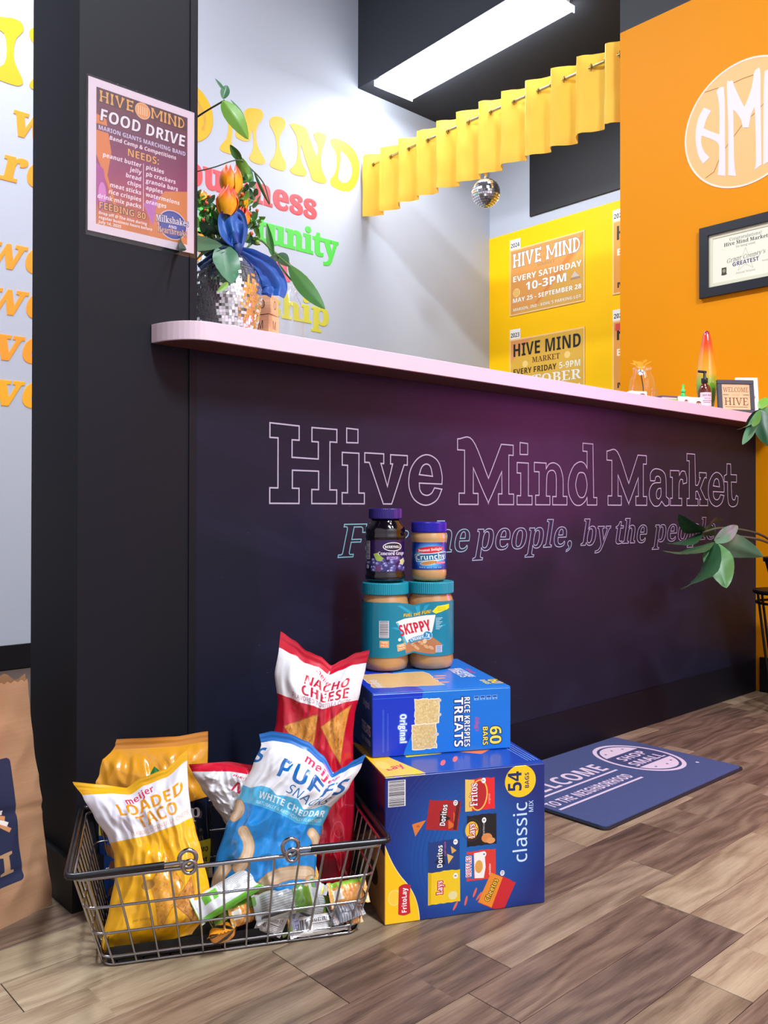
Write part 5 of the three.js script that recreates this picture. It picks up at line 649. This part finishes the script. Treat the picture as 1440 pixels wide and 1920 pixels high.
// ---------- wire basket ----------
const RIMY = 0.172, hz = (a, b, t) => a.clone().lerp(b, t);
const bFL = V(0.578, 0.004, 0.217), bFR = V(0.945, 0.004, 0.403), back = V(0.452, 0, -0.892);
const bBL = bFL.clone().addScaledVector(back, 0.222), bBR = bFR.clone().addScaledVector(back, 0.222);
const rFL = on('y', RIMY, 136, 1651), rFR = on('y', RIMY, 720, 1583), rBL = rFL.clone().addScaledVector(back, 0.292), rBR = rFR.clone().addScaledVector(back, 0.284);
{
  const o = V(0.82, 0, 0.22), t = thing('shopping_basket', 'chrome wire shopping basket with black handles filled with snacks on the floor', 'basket', o.toArray()), L = (p) => p.clone().sub(o);
  const bot = [bFL, bFR, bBR, bBL], rim = [rFL, rFR, rBR, rBL], counts = [11, 8, 11, 9], dark = std(0x121215, 0.5);
  const loop = (f, r, name) => { const c = bot.map((b, i) => L(hz(rim[i], b, f))), pts = []; for (let i = 0; i < 4; i++) { const a = c[i], n = c[(i + 1) % 4], p = c[(i + 3) % 4], q = 0.02; const dn = n.clone().sub(a).normalize(), dp = p.clone().sub(a).normalize(); pts.push(a.clone().addScaledVector(dp, q), a.clone().addScaledVector(dp, q * 0.28).addScaledVector(dn, q * 0.28), a.clone().addScaledVector(dn, q)); for (const k of [0.25, 0.5, 0.75]) pts.push(a.clone().addScaledVector(dn, q).lerp(n.clone().addScaledVector(dn, -q), k)); } part(t, name, tube(pts, r, 150, 7, true, 0.3), CHROME); };
  loop(0, 0.0034, 'rim'); for (const f of [0.33, 0.63, 0.91]) loop(f, 0.0021, 'wire'); loop(1, 0.0022, 'wire');
  for (let s = 0; s < 4; s++) for (let i = 0; i <= counts[s]; i++) { const k = (i + 0.5) / (counts[s] + 1); part(t, 'wire', rod(L(hz(rim[s], rim[(s + 1) % 4], k)), L(hz(bot[s], bot[(s + 1) % 4], k)), 0.0019, 6), CHROME); }
  for (let i = 0; i <= 9; i++) { const k = (i + 0.5) / 10; part(t, 'wire', rod(L(hz(bFL, bFR, k)), L(hz(bBL, bBR, k)), 0.0018, 5), CHROME); }
  const tray = bot.map((b) => { const c = bFL.clone().add(bFR).add(bBR).add(bBL).multiplyScalar(0.25); return L(hz(b, c, 0.03)); });
  part(t, 'base_tray', grid(10, 10, (u, v) => hz(hz(tray[0], tray[1], u), hz(tray[3], tray[2], u), v).add(V(0, 0.004, 0)), (u, v) => hz(hz(tray[0], tray[1], u), hz(tray[3], tray[2], u), v).add(V(0, 0.006, 0))), dark);
  for (let s = 0; s < 4; s++) part(t, 'tray_lip', grid(4, 2, (u, v) => hz(tray[s], tray[(s + 1) % 4], u).add(V(0, 0.005 + 0.02 * v, 0)), (u, v) => hz(tray[s], tray[(s + 1) % 4], u).add(V(0, 0.005 + 0.02 * v, 0)).lerp(tray[(s + 2) % 4].clone().add(V(0, 0.01, 0)), 0.004)), dark);
  // two folded-down handles with their hinge rings
  const up = V(0, 0.011, 0), fr = (k) => L(hz(rFL, rFR, k)).add(V(-0.003, 0, 0.006)), bk = (k) => L(hz(rBL, rBR, k));
  for (const [k0, c, cb, sgn] of [[0.345, L(rFL), L(rBL), -1], [0.675, L(rFR), L(rBR), 1]]) {
    const h = new THREE.Group(); h.name = numbered('handle'); t.add(h); const out = V(sgn * 0.007, 0, sgn * 0.003);
    const a = fr(k0).add(up), cA = c.clone().add(out).add(V(-0.003, 0.008, 0.006)), cB = cb.clone().add(out).add(V(0, 0.008, 0)), e = bk(k0).add(up);
    const kk = 0.2, m1 = hz(a, cA, kk), m2 = hz(cB, e, 1 - kk);
    mesh(numbered('handle_wire'), rod(a, m1, 0.0035, 8), CHROME, h); mesh(numbered('handle_wire'), rod(e, m2, 0.0035, 8), CHROME, h);
    mesh(numbered('grip'), tube([m1, hz(m1, cA, 0.5), hz(m1, cA, 0.95), hz(cA, cB, 0.05), hz(cA, cB, 0.5), hz(cA, cB, 0.95), hz(cB, m2, 0.05), hz(cB, m2, 0.5), m2], 0.0052, 80, 8, false, 0.2), std(0x0f0f12, 0.3), h);
    const along = rFR.clone().sub(rFL).normalize(), qn = new THREE.Quaternion().setFromUnitVectors(V(0, 0, 1), V(-along.z, 0, along.x));
    for (const p of [fr(k0), bk(k0)]) { const g = new THREE.TorusGeometry(0.0125, 0.0034, 8, 26).applyQuaternion(qn); const r = mesh(numbered('hinge_ring'), g, CHROME, h); r.position.copy(p).add(V(0, 0.016, 0)); const r2 = mesh(numbered('hinge_ring'), new THREE.TorusGeometry(0.0095, 0.003, 8, 22).applyQuaternion(qn), CHROME, h); r2.position.copy(p).add(V(0.001, 0.004, 0.004)); }
  }
}
// ---------- pillow bags ----------
const cr = (arr, t) => { let i = 0; while (i < arr.length - 2 && t > arr[i + 1][0]) i++; const a = arr[i], b = arr[i + 1], f = clamp((t - a[0]) / (b[0] - a[0]), 0, 1), s = f * f * (3 - 2 * f) * 0.5 + f * 0.5; return a.slice(1).map((v, k) => lerp(v, b[k + 1], s)); };
function chipBag({ name, label, rows, top, bot, d0, d1, T, tex, seal, sealMat, seed, group, rough = 0.24, sealEnd = 0.055, dSide = 0 }) {
  const px = (u, v) => { const [l, r] = cr(rows, v); const chord = lerp(top[0][1], top[top.length - 1][1], u); return [lerp(l, r, u), lerp(chord, cr(bot, u)[0], v) + (cr(top, u)[0] - chord) * pow(1 - v, 3.2)]; };
  const P = (u, v, k) => { // k = +1 front, -1 back
    const [x, y] = px(u, v), d = lerp(d0, d1, v) + dSide * (u - 0.5); const env = pow(sstep(0.03, 0.24, v), 0.7) * pow(1 - sstep(0.86, 1.0, v), 0.8), cross = pow(max(0, sin(PI * clamp(u, 0, 1))), 0.55);
    const edge = min(u, 1 - u, v * 1.2, 1 - v) ; const soft = sstep(0.0, 0.12, edge);
    const cu = (u - 0.5), fan = noise(atan2(cu, v + 0.12) * 7 + seed, v * 2.2, seed * 2 + k) ; const ridg = 1 - abs(noise(u * 4.2 + seed * 1.7 + v * 1.4, v * 3.6 - u * 1.2, seed + k * 3)) * 2.2;
    const r2 = 1 - abs(noise(u * 7 - v * 4 + seed, v * 5 + u * 5, seed * 3 + k)) * 2.6; const dent = 0.006 * fan * sstep(0.05, 0.2, v) * (1 - 0.5 * v) + 0.0055 * ridg * soft + 0.0026 * r2 * soft + 0.0012 * noise(u * 15 + v * 5, v * 17, seed + 9);
    const t = T * env * cross * (1 + 0.22 * noise(u * 2.5, v * 2.5, seed)) + dent * soft * min(1, env * 2);
    const flap = v < 0.1 ? 0.006 * sin(u * 9 + seed) * (1 - v / 0.1) : 0; // the crimped top waves
    return at(x, y, d - k * max(0.0006, t) - flap - (v < 0.05 ? 0.0003 * sin(v * 900) * k : 0));
  };
  const base = at(...px(0.5, 1), d1), t = thing(name, label, 'chip bag', base.toArray(), 0, group), B = (u, v, k) => P(u, v, k).sub(base);
  const m = phys(0xffffff, rough, { map: tex, clearcoat: 0.9, clearcoatRoughness: 0.1, side: THREE.DoubleSide });
  part(t, 'pouch', grid(80, 110, (u, v) => B(u, lerp(sealEnd, 1, v), 1), (u, v) => B(u, lerp(sealEnd, 1, v), -1)), m);
  part(t, 'top_seal', grid(64, 10, (u, v) => B(u, v * sealEnd, 1), (u, v) => B(u, v * sealEnd, -1)), sealMat);
  return t;
}
const foil = (c, r = 0.3) => phys(c, r, { clearcoat: 0.5, clearcoatRoughness: 0.2, side: THREE.DoubleSide });
const triChip = (g, pts, seed) => { blob(g, pts, '#d9933c', '#b06a24', 4); const R = rng(seed), xs = pts.map((p) => p[0]), ys = pts.map((p) => p[1]); g.save(); g.beginPath(); pts.forEach(([x, y], i) => i ? g.lineTo(x, y) : g.moveTo(x, y)); g.closePath(); g.clip(); for (let i = 0; i < 260; i++) { g.globalAlpha = 0.35; oval(g, lerp(min(...xs), max(...xs), R()), lerp(min(...ys), max(...ys), R()), 2 + R() * 9, 2 + R() * 6, ['#b8691f', '#e8ad58', '#c87a2a', '#efc070', '#8f4f18'][floor(R() * 5)], null, 0, R() * 3); } g.restore(); g.globalAlpha = 1; };
// textures are laid on v = seal..1
const bagTex = (draw, w = 560, h = 840) => canvasTex(w, h, draw);
chipBag({ name: 'chip_bag', label: 'gold-topped navy potato chip bag standing upright at the back of the basket', seed: 3, d0: 1.575, d1: 1.545, T: 0.024, sealMat: foil(0xc9822c), rows: [[0, 141, 390], [0.08, 138, 390], [0.2, 150, 389], [0.45, 178, 392], [0.6, 186, 395], [1, 205, 385]], top: [[0, 1391], [0.2, 1387], [0.5, 1384], [0.75, 1381], [1, 1371]], bot: [[0, 1748], [1, 1722]],
  tex: bagTex((g, w, h) => { g.fillStyle = '#dd9a26'; g.fillRect(0, 0, w, h); g.fillStyle = '#101a30'; g.fillRect(0, h * 0.3, w, h); g.fillStyle = '#1f4f9c'; g.fillRect(0, h * 0.44, 130, h); blob(g, [[0, h * 0.3], [w, h * 0.3], [w, h * 0.31], [w * 0.6, h * 0.36], [0, h * 0.34]], '#dd9a26'); blob(g, [[230, 250], [330, 90], [430, 210], [400, 230], [330, 130], [250, 260]], '#1f6a2e'); blob(g, [[290, 190], [330, 120], [400, 190], [360, 215]], '#f4f0e2'); oval(g, 300, 200, 20, 14, '#8a3a1a'); oval(g, 350, 210, 24, 14, '#3a2014'); blob(g, [[180, 260], [230, 230], [250, 280]], '#3a9a3c'); text(g, 'Chip', w - 40, h * 0.42, 84, '#f2f2ee', { align: 'right', font: 'serif' }); blob(g, [[430, 480], [w, 460], [w, 640], [440, 640]], '#e2d838'); ['Non GMO', 'NO Fat', 'Gluten'].forEach((s, i) => text(g, s, w - 12, 520 + i * 48, 34, '#1a1a14', { align: 'right', w: 106 })); for (let i = 0; i < 14; i++) oval(g, 60 + (i % 4) * 40, 380 + i * 22, 46, 20, i % 2 ? '#b98a4c' : '#8a5a34', null, 0, i); g.fillStyle = '#e6dc50'; g.fillRect(0, 330, 26, 60); }) });
chipBag({ name: 'chip_bag', label: 'red and white nacho cheese chip bag standing tallest against the blue cartons', seed: 5, d0: 1.6, d1: 1.545, T: 0.03, sealMat: foil(0xc81430, 0.25), rows: [[0, 526, 693], [0.07, 523, 686], [0.17, 515, 676], [0.28, 521, 665], [0.36, 518, 662], [0.44, 509, 662], [0.6, 515, 664], [0.8, 530, 664], [1, 548, 655]], top: [[0, 1184], [0.15, 1200], [0.3, 1221], [0.45, 1231], [0.57, 1248], [0.7, 1237], [0.85, 1224], [1, 1219]], bot: [[0, 1655], [1, 1655]],
  tex: bagTex((g, w, h) => { g.fillStyle = '#c4122c'; g.fillRect(0, 0, w, h); g.fillStyle = '#e9e9ea'; blob(g, [[0, 8], [w, -8], [w, 142], [w * 0.5, 166], [0, 170]], '#e9e9ea'); text(g, 'meijer', 290, 42, 32, '#d22a48', { rot: 0.4, w: 110 }); text(g, 'NACHO', 330, 86, 50, '#c8203c', { w: 300 }); text(g, 'CHEESE', 330, 133, 58, '#c8203c', { w: 320 }); text(g, 'FLAVORED TORTILLA CHIPS', 310, 157, 25, '#9a3a4c', { weight: 'normal', w: 400 }); triChip(g, [[60, 278], [290, 196], [280, 370], [200, 350]], 2); triChip(g, [[320, 240], [520, 162], [470, 392]], 3); triChip(g, [[280, 420], [360, 372], [350, 470]], 4); g.fillStyle = '#6a0c1e'; g.globalAlpha = 0.25; g.fillRect(0, 470, w, h); g.globalAlpha = 1; oval(g, 440, 640, 40, 30, null, '#a84a58', 4); }) });
chipBag({ name: 'chip_bag', label: 'second red and white nacho bag, tilted, half hidden behind the blue puffs bag', seed: 8, d0: 1.505, d1: 1.5, T: 0.022, sealMat: foil(0xc81430, 0.25), rows: [[0, 354, 520], [0.15, 361, 520], [0.4, 378, 515], [0.65, 399, 505], [0.9, 418, 495], [1, 425, 490]], top: [[0, 1433], [0.45, 1428], [0.7, 1434], [1, 1446]], bot: [[0, 1548], [1, 1585]], sealEnd: 0.12,
  tex: bagTex((g, w, h) => { g.fillStyle = '#dcdcde'; g.fillRect(0, 0, w, h); text(g, 'meijer', 330, 70, 44, '#d22a48', { rot: 0.3 }); text(g, 'NACHO', 400, 330, 190, '#c01c3a', { rot: 0.5, w: 420 }); text(g, 'CHEESE', 400, 620, 190, '#c01c3a', { rot: 0.5, w: 430 }); }) });
chipBag({ name: 'chip_bag', label: 'white and blue cheddar puffs bag leaning to the right in the basket middle', seed: 12, d0: 1.47, d1: 1.43, T: 0.028, sealMat: foil(0x1a6fc0, 0.25), rows: [[0, 486, 686], [0.07, 490, 678], [0.2, 474, 655], [0.35, 452, 616], [0.45, 441, 603], [0.6, 422, 594], [0.8, 404, 590], [1, 394, 588]], top: [[0, 1376], [0.12, 1371], [0.27, 1375], [0.45, 1390], [0.6, 1416], [0.7, 1449], [0.8, 1437], [0.9, 1424], [1, 1414]], bot: [[0, 1672], [1, 1722]],
  tex: bagTex((g, w, h) => { g.fillStyle = '#0f86d0'; g.fillRect(0, 0, w, h); g.fillStyle = '#e6e6e8'; g.beginPath(); g.moveTo(0, 0); g.lineTo(w, 0); g.lineTo(w, 270); for (let i = 10; i >= 0; i--) g.lineTo(w * i / 10, 238 + 14 * sin(i * 1.9)); g.fill(); g.fillStyle = '#4bb4dc'; g.beginPath(); g.moveTo(0, 238); for (let i = 0; i <= 10; i++) g.lineTo(w * i / 10, 238 + 14 * sin(i * 1.9)); g.lineTo(w, 340); g.lineTo(0, 330); g.fill(); text(g, 'S', 16, 110, 110, '#1464ac', {}); text(g, 'meijer', 350, 56, 58, '#d22a58', { w: 190 }); text(g, 'PUFFS', 344, 166, 128, '#1464ac', { w: 400 }); text(g, 'SNACKS', 380, 222, 60, '#1f6aa8', { w: 250, weight: 'normal' }); text(g, 'WHITE CHEDDAR', 330, 292, 50, '#eaf6fa', { w: 420 }); text(g, 'NATURALLY & ARTIFICIALLY FLAVORED', 330, 322, 24, '#d0eaf4', { w: 420, weight: 'normal' });
    const puff = (pts, wd) => { g.lineCap = 'round'; g.lineJoin = 'round'; for (const [c, k] of [['#b58e66', 1.08], ['#d4b48e', 0.95], ['#e2c8a6', 0.5]]) { g.strokeStyle = c; g.lineWidth = wd * k; g.beginPath(); g.moveTo(...pts[0]); g.quadraticCurveTo(...pts[1], ...pts[2]); g.stroke(); } };
    puff([[110, 480], [210, 560], [130, 680]], 62); puff([[20, 350], [50, 380], [30, 410]], 60); puff([[60, 690], [20, 760], [40, 800]], 64); puff([[240, 830], [300, 620], [520, 600]], 70); puff([[420, 830], [520, 740], [540, 640]], 60); puff([[500, 380], [560, 420], [560, 480]], 50); }) });
chipBag({ name: 'chip_bag', label: 'yellow and white loaded taco chip bag standing at the front left of the basket', seed: 20, d0: 1.45, d1: 1.375, T: 0.026, sealMat: foil(0xeab010, 0.25), rows: [[0, 136, 351], [0.09, 156, 351], [0.2, 176, 353], [0.33, 203, 358], [0.42, 214, 366], [0.55, 216, 378], [0.75, 204, 393], [0.88, 194, 392], [1, 184, 360]], top: [[0, 1466], [0.25, 1471], [0.47, 1477], [0.6, 1458], [0.8, 1443], [1, 1407]], bot: [[0, 1788], [0.5, 1776], [1, 1752]],
  tex: bagTex((g, w, h) => { g.fillStyle = '#f2b20e'; g.fillRect(0, 0, w, h); blob(g, [[0, 20], [w * 0.3, 4], [w, 0], [w, 275], [w * 0.5, 262], [0, 268]], '#e8e6ee'); text(g, 'meijer', 300, 62, 54, '#d22a48', { rot: -0.12, w: 160 }); text(g, 'LOADED', 340, 138, 92, '#e89a1c', { w: 390 }); text(g, 'TACO', 360, 214, 92, '#e89a1c', { w: 250 }); text(g, 'FLAVORED TORTILLA CHIPS', 350, 252, 30, '#d8a878', { w: 390, weight: 'normal' }); g.globalAlpha = 0.6; triChip(g, [[230, 520], [330, 380], [420, 560], [300, 760]], 6); triChip(g, [[360, 640], [470, 540], [480, 760]], 8); g.globalAlpha = 0.9; oval(g, 215, 520, 40, 26, '#a87a2c'); text(g, 'per serving', 200, 700, 20, '#9a6a10', { weight: 'normal' }); g.globalAlpha = 1; text(g, 'NET WT 11 OZ', 300, 820, 20, '#8a5a10', { weight: 'normal' }); }) });
// ---------- wrapped snack bars ----------
{
  const styles = {
    white: (g, w, h, R) => { g.fillStyle = '#dfe3e4'; g.fillRect(0, 0, w, h); g.fillStyle = '#6cbf3a'; g.fillRect(26, 12, 56, 34); g.fillRect(0, h - 18, w, 18); g.fillStyle = '#5a5e66'; for (let i = 0; i < 9; i++) g.fillRect(96, 8 + i * 5, 150 - (i % 3) * 24, 1.6); g.strokeStyle = '#777'; g.lineWidth = 1.4; g.strokeRect(92, 5, 160, 48); },
    green: (g, w, h, R) => { g.fillStyle = '#b4b8b2'; g.fillRect(0, 0, w, h); g.fillStyle = '#5b8a2c'; g.fillRect(w - 96, 0, 80, h); g.fillStyle = '#7a808a'; for (let i = 0; i < 10; i++) g.fillRect(20, 10 + i * 8, 150, 2); g.fillStyle = '#3a3c44'; g.fillRect(10, h - 20, w - 110, 8); },
    orange: (g, w, h, R) => { g.fillStyle = '#e5a04c'; g.fillRect(0, 0, w, h); g.fillStyle = '#8fbf3a'; g.fillRect(0, 0, w, 20); for (let i = 0; i < 60; i++) { g.globalAlpha = 0.6; oval(g, R() * w, 24 + R() * (h - 24), 6 + R() * 8, 4 + R() * 4, ['#f6d29a', '#c06a2c', '#e8842c', '#fff0d0'][floor(R() * 4)], null, 0, R()); } g.globalAlpha = 1; g.fillStyle = '#f4efe2'; g.fillRect(12, 30, 46, 40); },
    stripe: (g, w, h, R) => { g.fillStyle = '#ee9a24'; g.fillRect(0, 0, w, h); g.fillStyle = '#201a16'; for (let i = 0; i < 9; i++) { g.save(); g.translate(20 + i * 28, 0); g.rotate(0.3); g.fillRect(0, -10, 9, h + 20); g.restore(); } oval(g, w / 2, h / 2, 44, 26, '#f6e7c8'); },
    choc: (g, w, h, R) => { g.fillStyle = '#4a2c1c'; g.fillRect(0, 0, w, h); g.fillStyle = '#7fae3a'; g.fillRect(0, h - 26, w, 26); text(g, 'PROTEIN', w / 2, h / 2, 34, '#f0e2c4', {}); g.fillStyle = '#e8842c'; g.fillRect(w - 60, 0, 60, h - 26); },
    blue: (g, w, h, R) => { g.fillStyle = '#d8dde6'; g.fillRect(0, 0, w, h); g.fillStyle = '#3a6fb8'; g.fillRect(0, 0, w * 0.4, h); g.fillStyle = '#d0303c'; g.fillRect(w * 0.4, 0, 30, h); g.fillStyle = '#f0d84c'; g.fillRect(w * 0.7, 10, 40, 30); },
    facts: (g, w, h, R) => { g.fillStyle = '#e4e4e0'; g.fillRect(0, 0, w, h); barcode(g, 14, 20, 60, 56, false, R); text(g, 'Nutrition Facts', 170, 40, 26, '#1c1c1c', {}); g.fillStyle = '#2a2a2a'; g.fillRect(88, 48, 150, 3); for (let i = 0; i < 5; i++) g.fillRect(88, 56 + i * 7, 150, 1.6); g.fillStyle = '#8a6a3a'; g.fillRect(0, 0, w, 10); },
    silver: (g, w, h, R) => { g.fillStyle = '#8b8e96'; g.fillRect(0, 0, w, h); for (let i = 0; i < 22; i++) { g.fillStyle = i % 2 ? '#a8acb4' : '#6a6d76'; g.fillRect(i * 12, 0, 6, h); } g.fillStyle = '#e3a468'; g.fillRect(0, 0, w, 20); },
    lilac: (g, w, h, R) => { g.fillStyle = '#a9acd0'; g.fillRect(0, 0, w, h); g.fillStyle = '#86a83c'; g.fillRect(0, 0, 70, h); g.fillStyle = '#e2a24c'; oval(g, 40, 50, 24, 24, '#e2b24c'); g.fillStyle = '#6a6c96'; for (let i = 0; i < 5; i++) g.fillRect(100, 20 + i * 14, 130, 3); },
  }, mats = {};
  for (const k of Object.keys(styles)) mats[k] = phys(0xffffff, 0.28, { map: canvasTex(256, 96, (g, w, h) => styles[k](g, w, h, rng(k.length * 13 + 1))), clearcoat: 0.6, clearcoatRoughness: 0.15, side: THREE.DoubleSide });
  const shape = (L, W, T, seed, k) => (u, v) => { const e = min(v, 1 - v), end = sstep(0.05, 0.2, e), a = u * 2 - 1, prof = pow(max(0, 1 - pow(abs(a), 3.5)), 0.6); const x = (v - 0.5) * L, wd = W / 2 * (0.92 + 0.08 * end) * (e < 0.06 ? 1.06 : 1); const cr_ = 0.0013 * noise(u * 6 + seed, v * 12, seed + k) * end + (e < 0.07 ? 0.0012 * sin(u * 40) : 0); return V(x + (e < 0.01 ? 0.0016 * sin(u * 50) * (v < 0.5 ? -1 : 1) : 0), (k * T / 2 * prof * end + k * 0.0004) + cr_, -a * wd); };
  function bar(style, [ax, ay, ad], [bx, by, bd], W, T, roll, label, seed) {
    const a = at(ax, ay, ad), b = at(bx, by, bd), X = b.clone().sub(a), L = X.length(); X.normalize();
    const N = fwdV.clone().multiplyScalar(-0.8).add(V(0, 0.6, 0)); N.addScaledVector(X, -N.dot(X)).normalize(); const Z = X.clone().cross(N).normalize(); const c = cos(roll), s = sin(roll), N2 = N.clone().multiplyScalar(c).addScaledVector(Z, s), Z2 = X.clone().cross(N2).normalize();
    W *= 1.2; T *= 1.15; const t = thing('snack_bar', label, 'snack bar', [0, 0, 0], 0, 'wrapped snack bars in the basket'); t.position.copy(a.add(b).multiplyScalar(0.5)); t.setRotationFromMatrix(new THREE.Matrix4().makeBasis(X, N2, Z2));
    part(t, 'wrapper', grid(14, 44, (u, v) => shape(L, W, T, seed, 1)(1 - u, v), (u, v) => shape(L, W, T, seed, -1)(1 - u, v)), mats[style]).geometry.attributes.uv.array.forEach((q, i, arr) => { if (i % 2 === 0) { const tmp = arr[i]; arr[i] = 1 - arr[i + 1]; arr[i + 1] = 1 - tmp; } });
    for (const k of [-1, 1]) part(t, 'crimped_end', grid(14, 3, (u, v) => V(k * (L / 2 - 0.001 + 0.006 * v), 0.0009 * sin(u * 44) + 0.0006, (0.5 - u) * W * 1.03), (u, v) => V(k * (L / 2 - 0.001 + 0.006 * v), 0.0009 * sin(u * 44), (0.5 - u) * W * 1.03)), mats[style]);
    return t;
  }
  bar('white', [372, 1708, 1.36], [490, 1638, 1.42], 0.036, 0.02, 0.1, 'long white bar with green patch leaning up to the left of the pile', 1);
  bar('choc', [395, 1722, 1.39], [486, 1672, 1.43], 0.034, 0.018, -0.5, 'brown bar with orange end tucked beneath the long white bar', 2);
  bar('green', [482, 1706, 1.39], [588, 1672, 1.42], 0.038, 0.02, 0.2, 'grey bar with olive green end lying across the middle of the pile', 3);
  bar('stripe', [512, 1662, 1.44], [562, 1646, 1.47], 0.034, 0.018, 0.2, 'orange bar with black stripes at the top of the pile', 4);
  bar('orange', [548, 1650, 1.47], [592, 1638, 1.5], 0.03, 0.018, 0.1, 'orange crumb-patterned bar topmost beside the striped bar', 5);
  bar('orange', [622, 1680, 1.44], [684, 1668, 1.47], 0.034, 0.022, 0.1, 'orange and green bar lying flat at the right end of the pile', 6);
  bar('silver', [624, 1714, 1.43], [672, 1696, 1.45], 0.034, 0.02, -0.3, 'ribbed silver bar beneath the right-hand orange bar', 7);
  bar('orange', [434, 1718, 1.38], [474, 1704, 1.42], 0.03, 0.02, 0.3, 'small tan bar end poking out in the middle of the basket', 8);
  bar('stripe', [414, 1752, 1.352], [426, 1738, 1.46], 0.036, 0.024, 0, 'orange bar seen end-on, low at the front wires', 9);
  bar('facts', [548, 1739, 1.415], [650, 1723, 1.445], 0.028, 0.016, 0.1, 'white bar printed with nutrition facts lying lowest at the right', 10);
  bar('orange', [580, 1722, 1.44], [626, 1708, 1.46], 0.028, 0.018, -0.2, 'crumbly orange bar directly above the nutrition facts bar', 11);
  bar('lilac', [528, 1732, 1.42], [576, 1712, 1.44], 0.034, 0.018, 0.1, 'lilac and green bar low in the middle of the pile', 12);
  bar('green', [562, 1696, 1.43], [622, 1706, 1.46], 0.034, 0.02, 0.3, 'green-ended crumb bar sloping down to the right of the pile', 13);
  bar('facts', [490, 1722, 1.405], [528, 1736, 1.41], 0.03, 0.018, 0.4, 'short white wrapper crumpled at the left of the lilac bar', 14);
  bar('blue', [498, 1640, 1.44], [520, 1622, 1.46], 0.026, 0.014, 0, 'blue, red and white wrapper sticking up before the puffs bag', 15);
  bar('blue', [572, 1672, 1.47], [606, 1682, 1.48], 0.034, 0.018, 0.2, 'blue and white bar end behind the grey and olive bar', 16);
  bar('orange', [652, 1722, 1.44], [672, 1716, 1.45], 0.02, 0.014, 0, 'tiny orange wrapper end at the right front corner wires', 17);
}
// ---------- brown paper bag ----------
{
  const tex = canvasTex(660, 860, (g, w, h) => {
    g.fillStyle = '#a57c5a'; g.fillRect(0, 0, w, h); const R = rng(14); for (let i = 0; i < 300; i++) { g.globalAlpha = 0.05; g.fillStyle = R() < 0.5 ? '#8a6344' : '#d2a985'; g.fillRect(0, R() * h, w, 1 + R() * 3); } speckle(g, w, h, 900, R, ['#8a6344', '#d9b592'], 0.5, 1.6, 0.25); g.globalAlpha = 1;
    g.fillStyle = '#1c2342'; g.beginPath(); g.roundRect(110, 268, 440, 450, 16); g.fill(); text(g, 'ALDI', 330, 680, 110, '#b08a64', { w: 380 });
    g.lineWidth = 16; for (let i = 0; i < 4; i++) { g.strokeStyle = i % 2 ? '#e8e2dc' : '#c98a5a'; g.beginPath(); g.moveTo(180 + i * 20, 540 - i * 34); g.lineTo(330, 380 + i * 12); g.lineTo(520 - i * 8, 530 - i * 24); g.stroke(); }
  });
  const W = 0.33, D = 0.17, H = 0.415, e = V(-0.945, 0, 0.33), n = V(0.33, 0, 0.945), c0 = V(0.604, 0, -0.052).addScaledVector(e, W / 2).addScaledVector(n, -D / 2);
  const t = thing('paper_bag', 'brown paper grocery bag with dark blue print standing left of the pillar', 'paper bag', c0.toArray(), 0.336);
  t.rotation.y = atan2(n.x, n.z); const kraft = std(0xffffff, 0.8, { map: tex, side: THREE.DoubleSide, bumpMap: bumpAt(2, 2), bumpScale: 0.0006 }), plain = std(0xa17753, 0.8, { side: THREE.DoubleSide });
  const nar = (v) => 1 - 0.1 * pow(1 - v, 1.2), crease = (u, v) => 0.006 * noise(u * 3, v * 4, 2) + 0.004 * (1 - abs(noise(u * 5 + v, v * 6, 5)) * 2) - 0.004 * Math.exp(-pow((v - 0.52 - 0.08 * (u - 0.5)) * 70, 2)) - 0.003 * Math.exp(-pow((v - 0.8) * 60, 2)), jag = (u, v, k) => v < 0.02 ? 0.004 * (abs((u * 46 + k) % 2 - 1)) : 0;
  const tilt = (v) => -0.02 * (1 - v);
  part(t, 'front_panel', grid(92, 60, (u, v) => V((u - 0.5) * W * nar(v) + tilt(v), (1 - v) * H - 0.03 * (1 - v) * (u - 0.2) * 0.3 + jag(u, v, 0), D / 2 * (1 - 0.35 * (1 - v)) + crease(u, v) * sstep(0, 0.1, 1 - v))), kraft);
  part(t, 'back_panel', grid(92, 30, (u, v) => V((u - 0.5) * W * nar(v) * 0.98 + tilt(v) - 0.012 * (1 - v), (1 - v) * (H + 0.012) + jag(u, v, 1), -D / 2 * (1 - 0.5 * (1 - v)) + crease(u + 3, v))), plain);
  for (const s of [-1, 1]) part(t, 'gusset', grid(20, 30, (u, v) => V(s * (W / 2 * nar(v) - 0.035 * (1 - abs(u * 2 - 1)) * (1 - v)) + tilt(v), (1 - v) * H + (v < 0.03 ? 0.006 * sin(u * 20) : 0), lerp(-D / 2 * (1 - 0.5 * (1 - v)), D / 2 * (1 - 0.35 * (1 - v)), u))), plain);
  part(t, 'bottom', box(W * 0.99, 0.002, D * 0.98, 0, 0.001, 0), plain);
}
renderer.render(scene, camera);
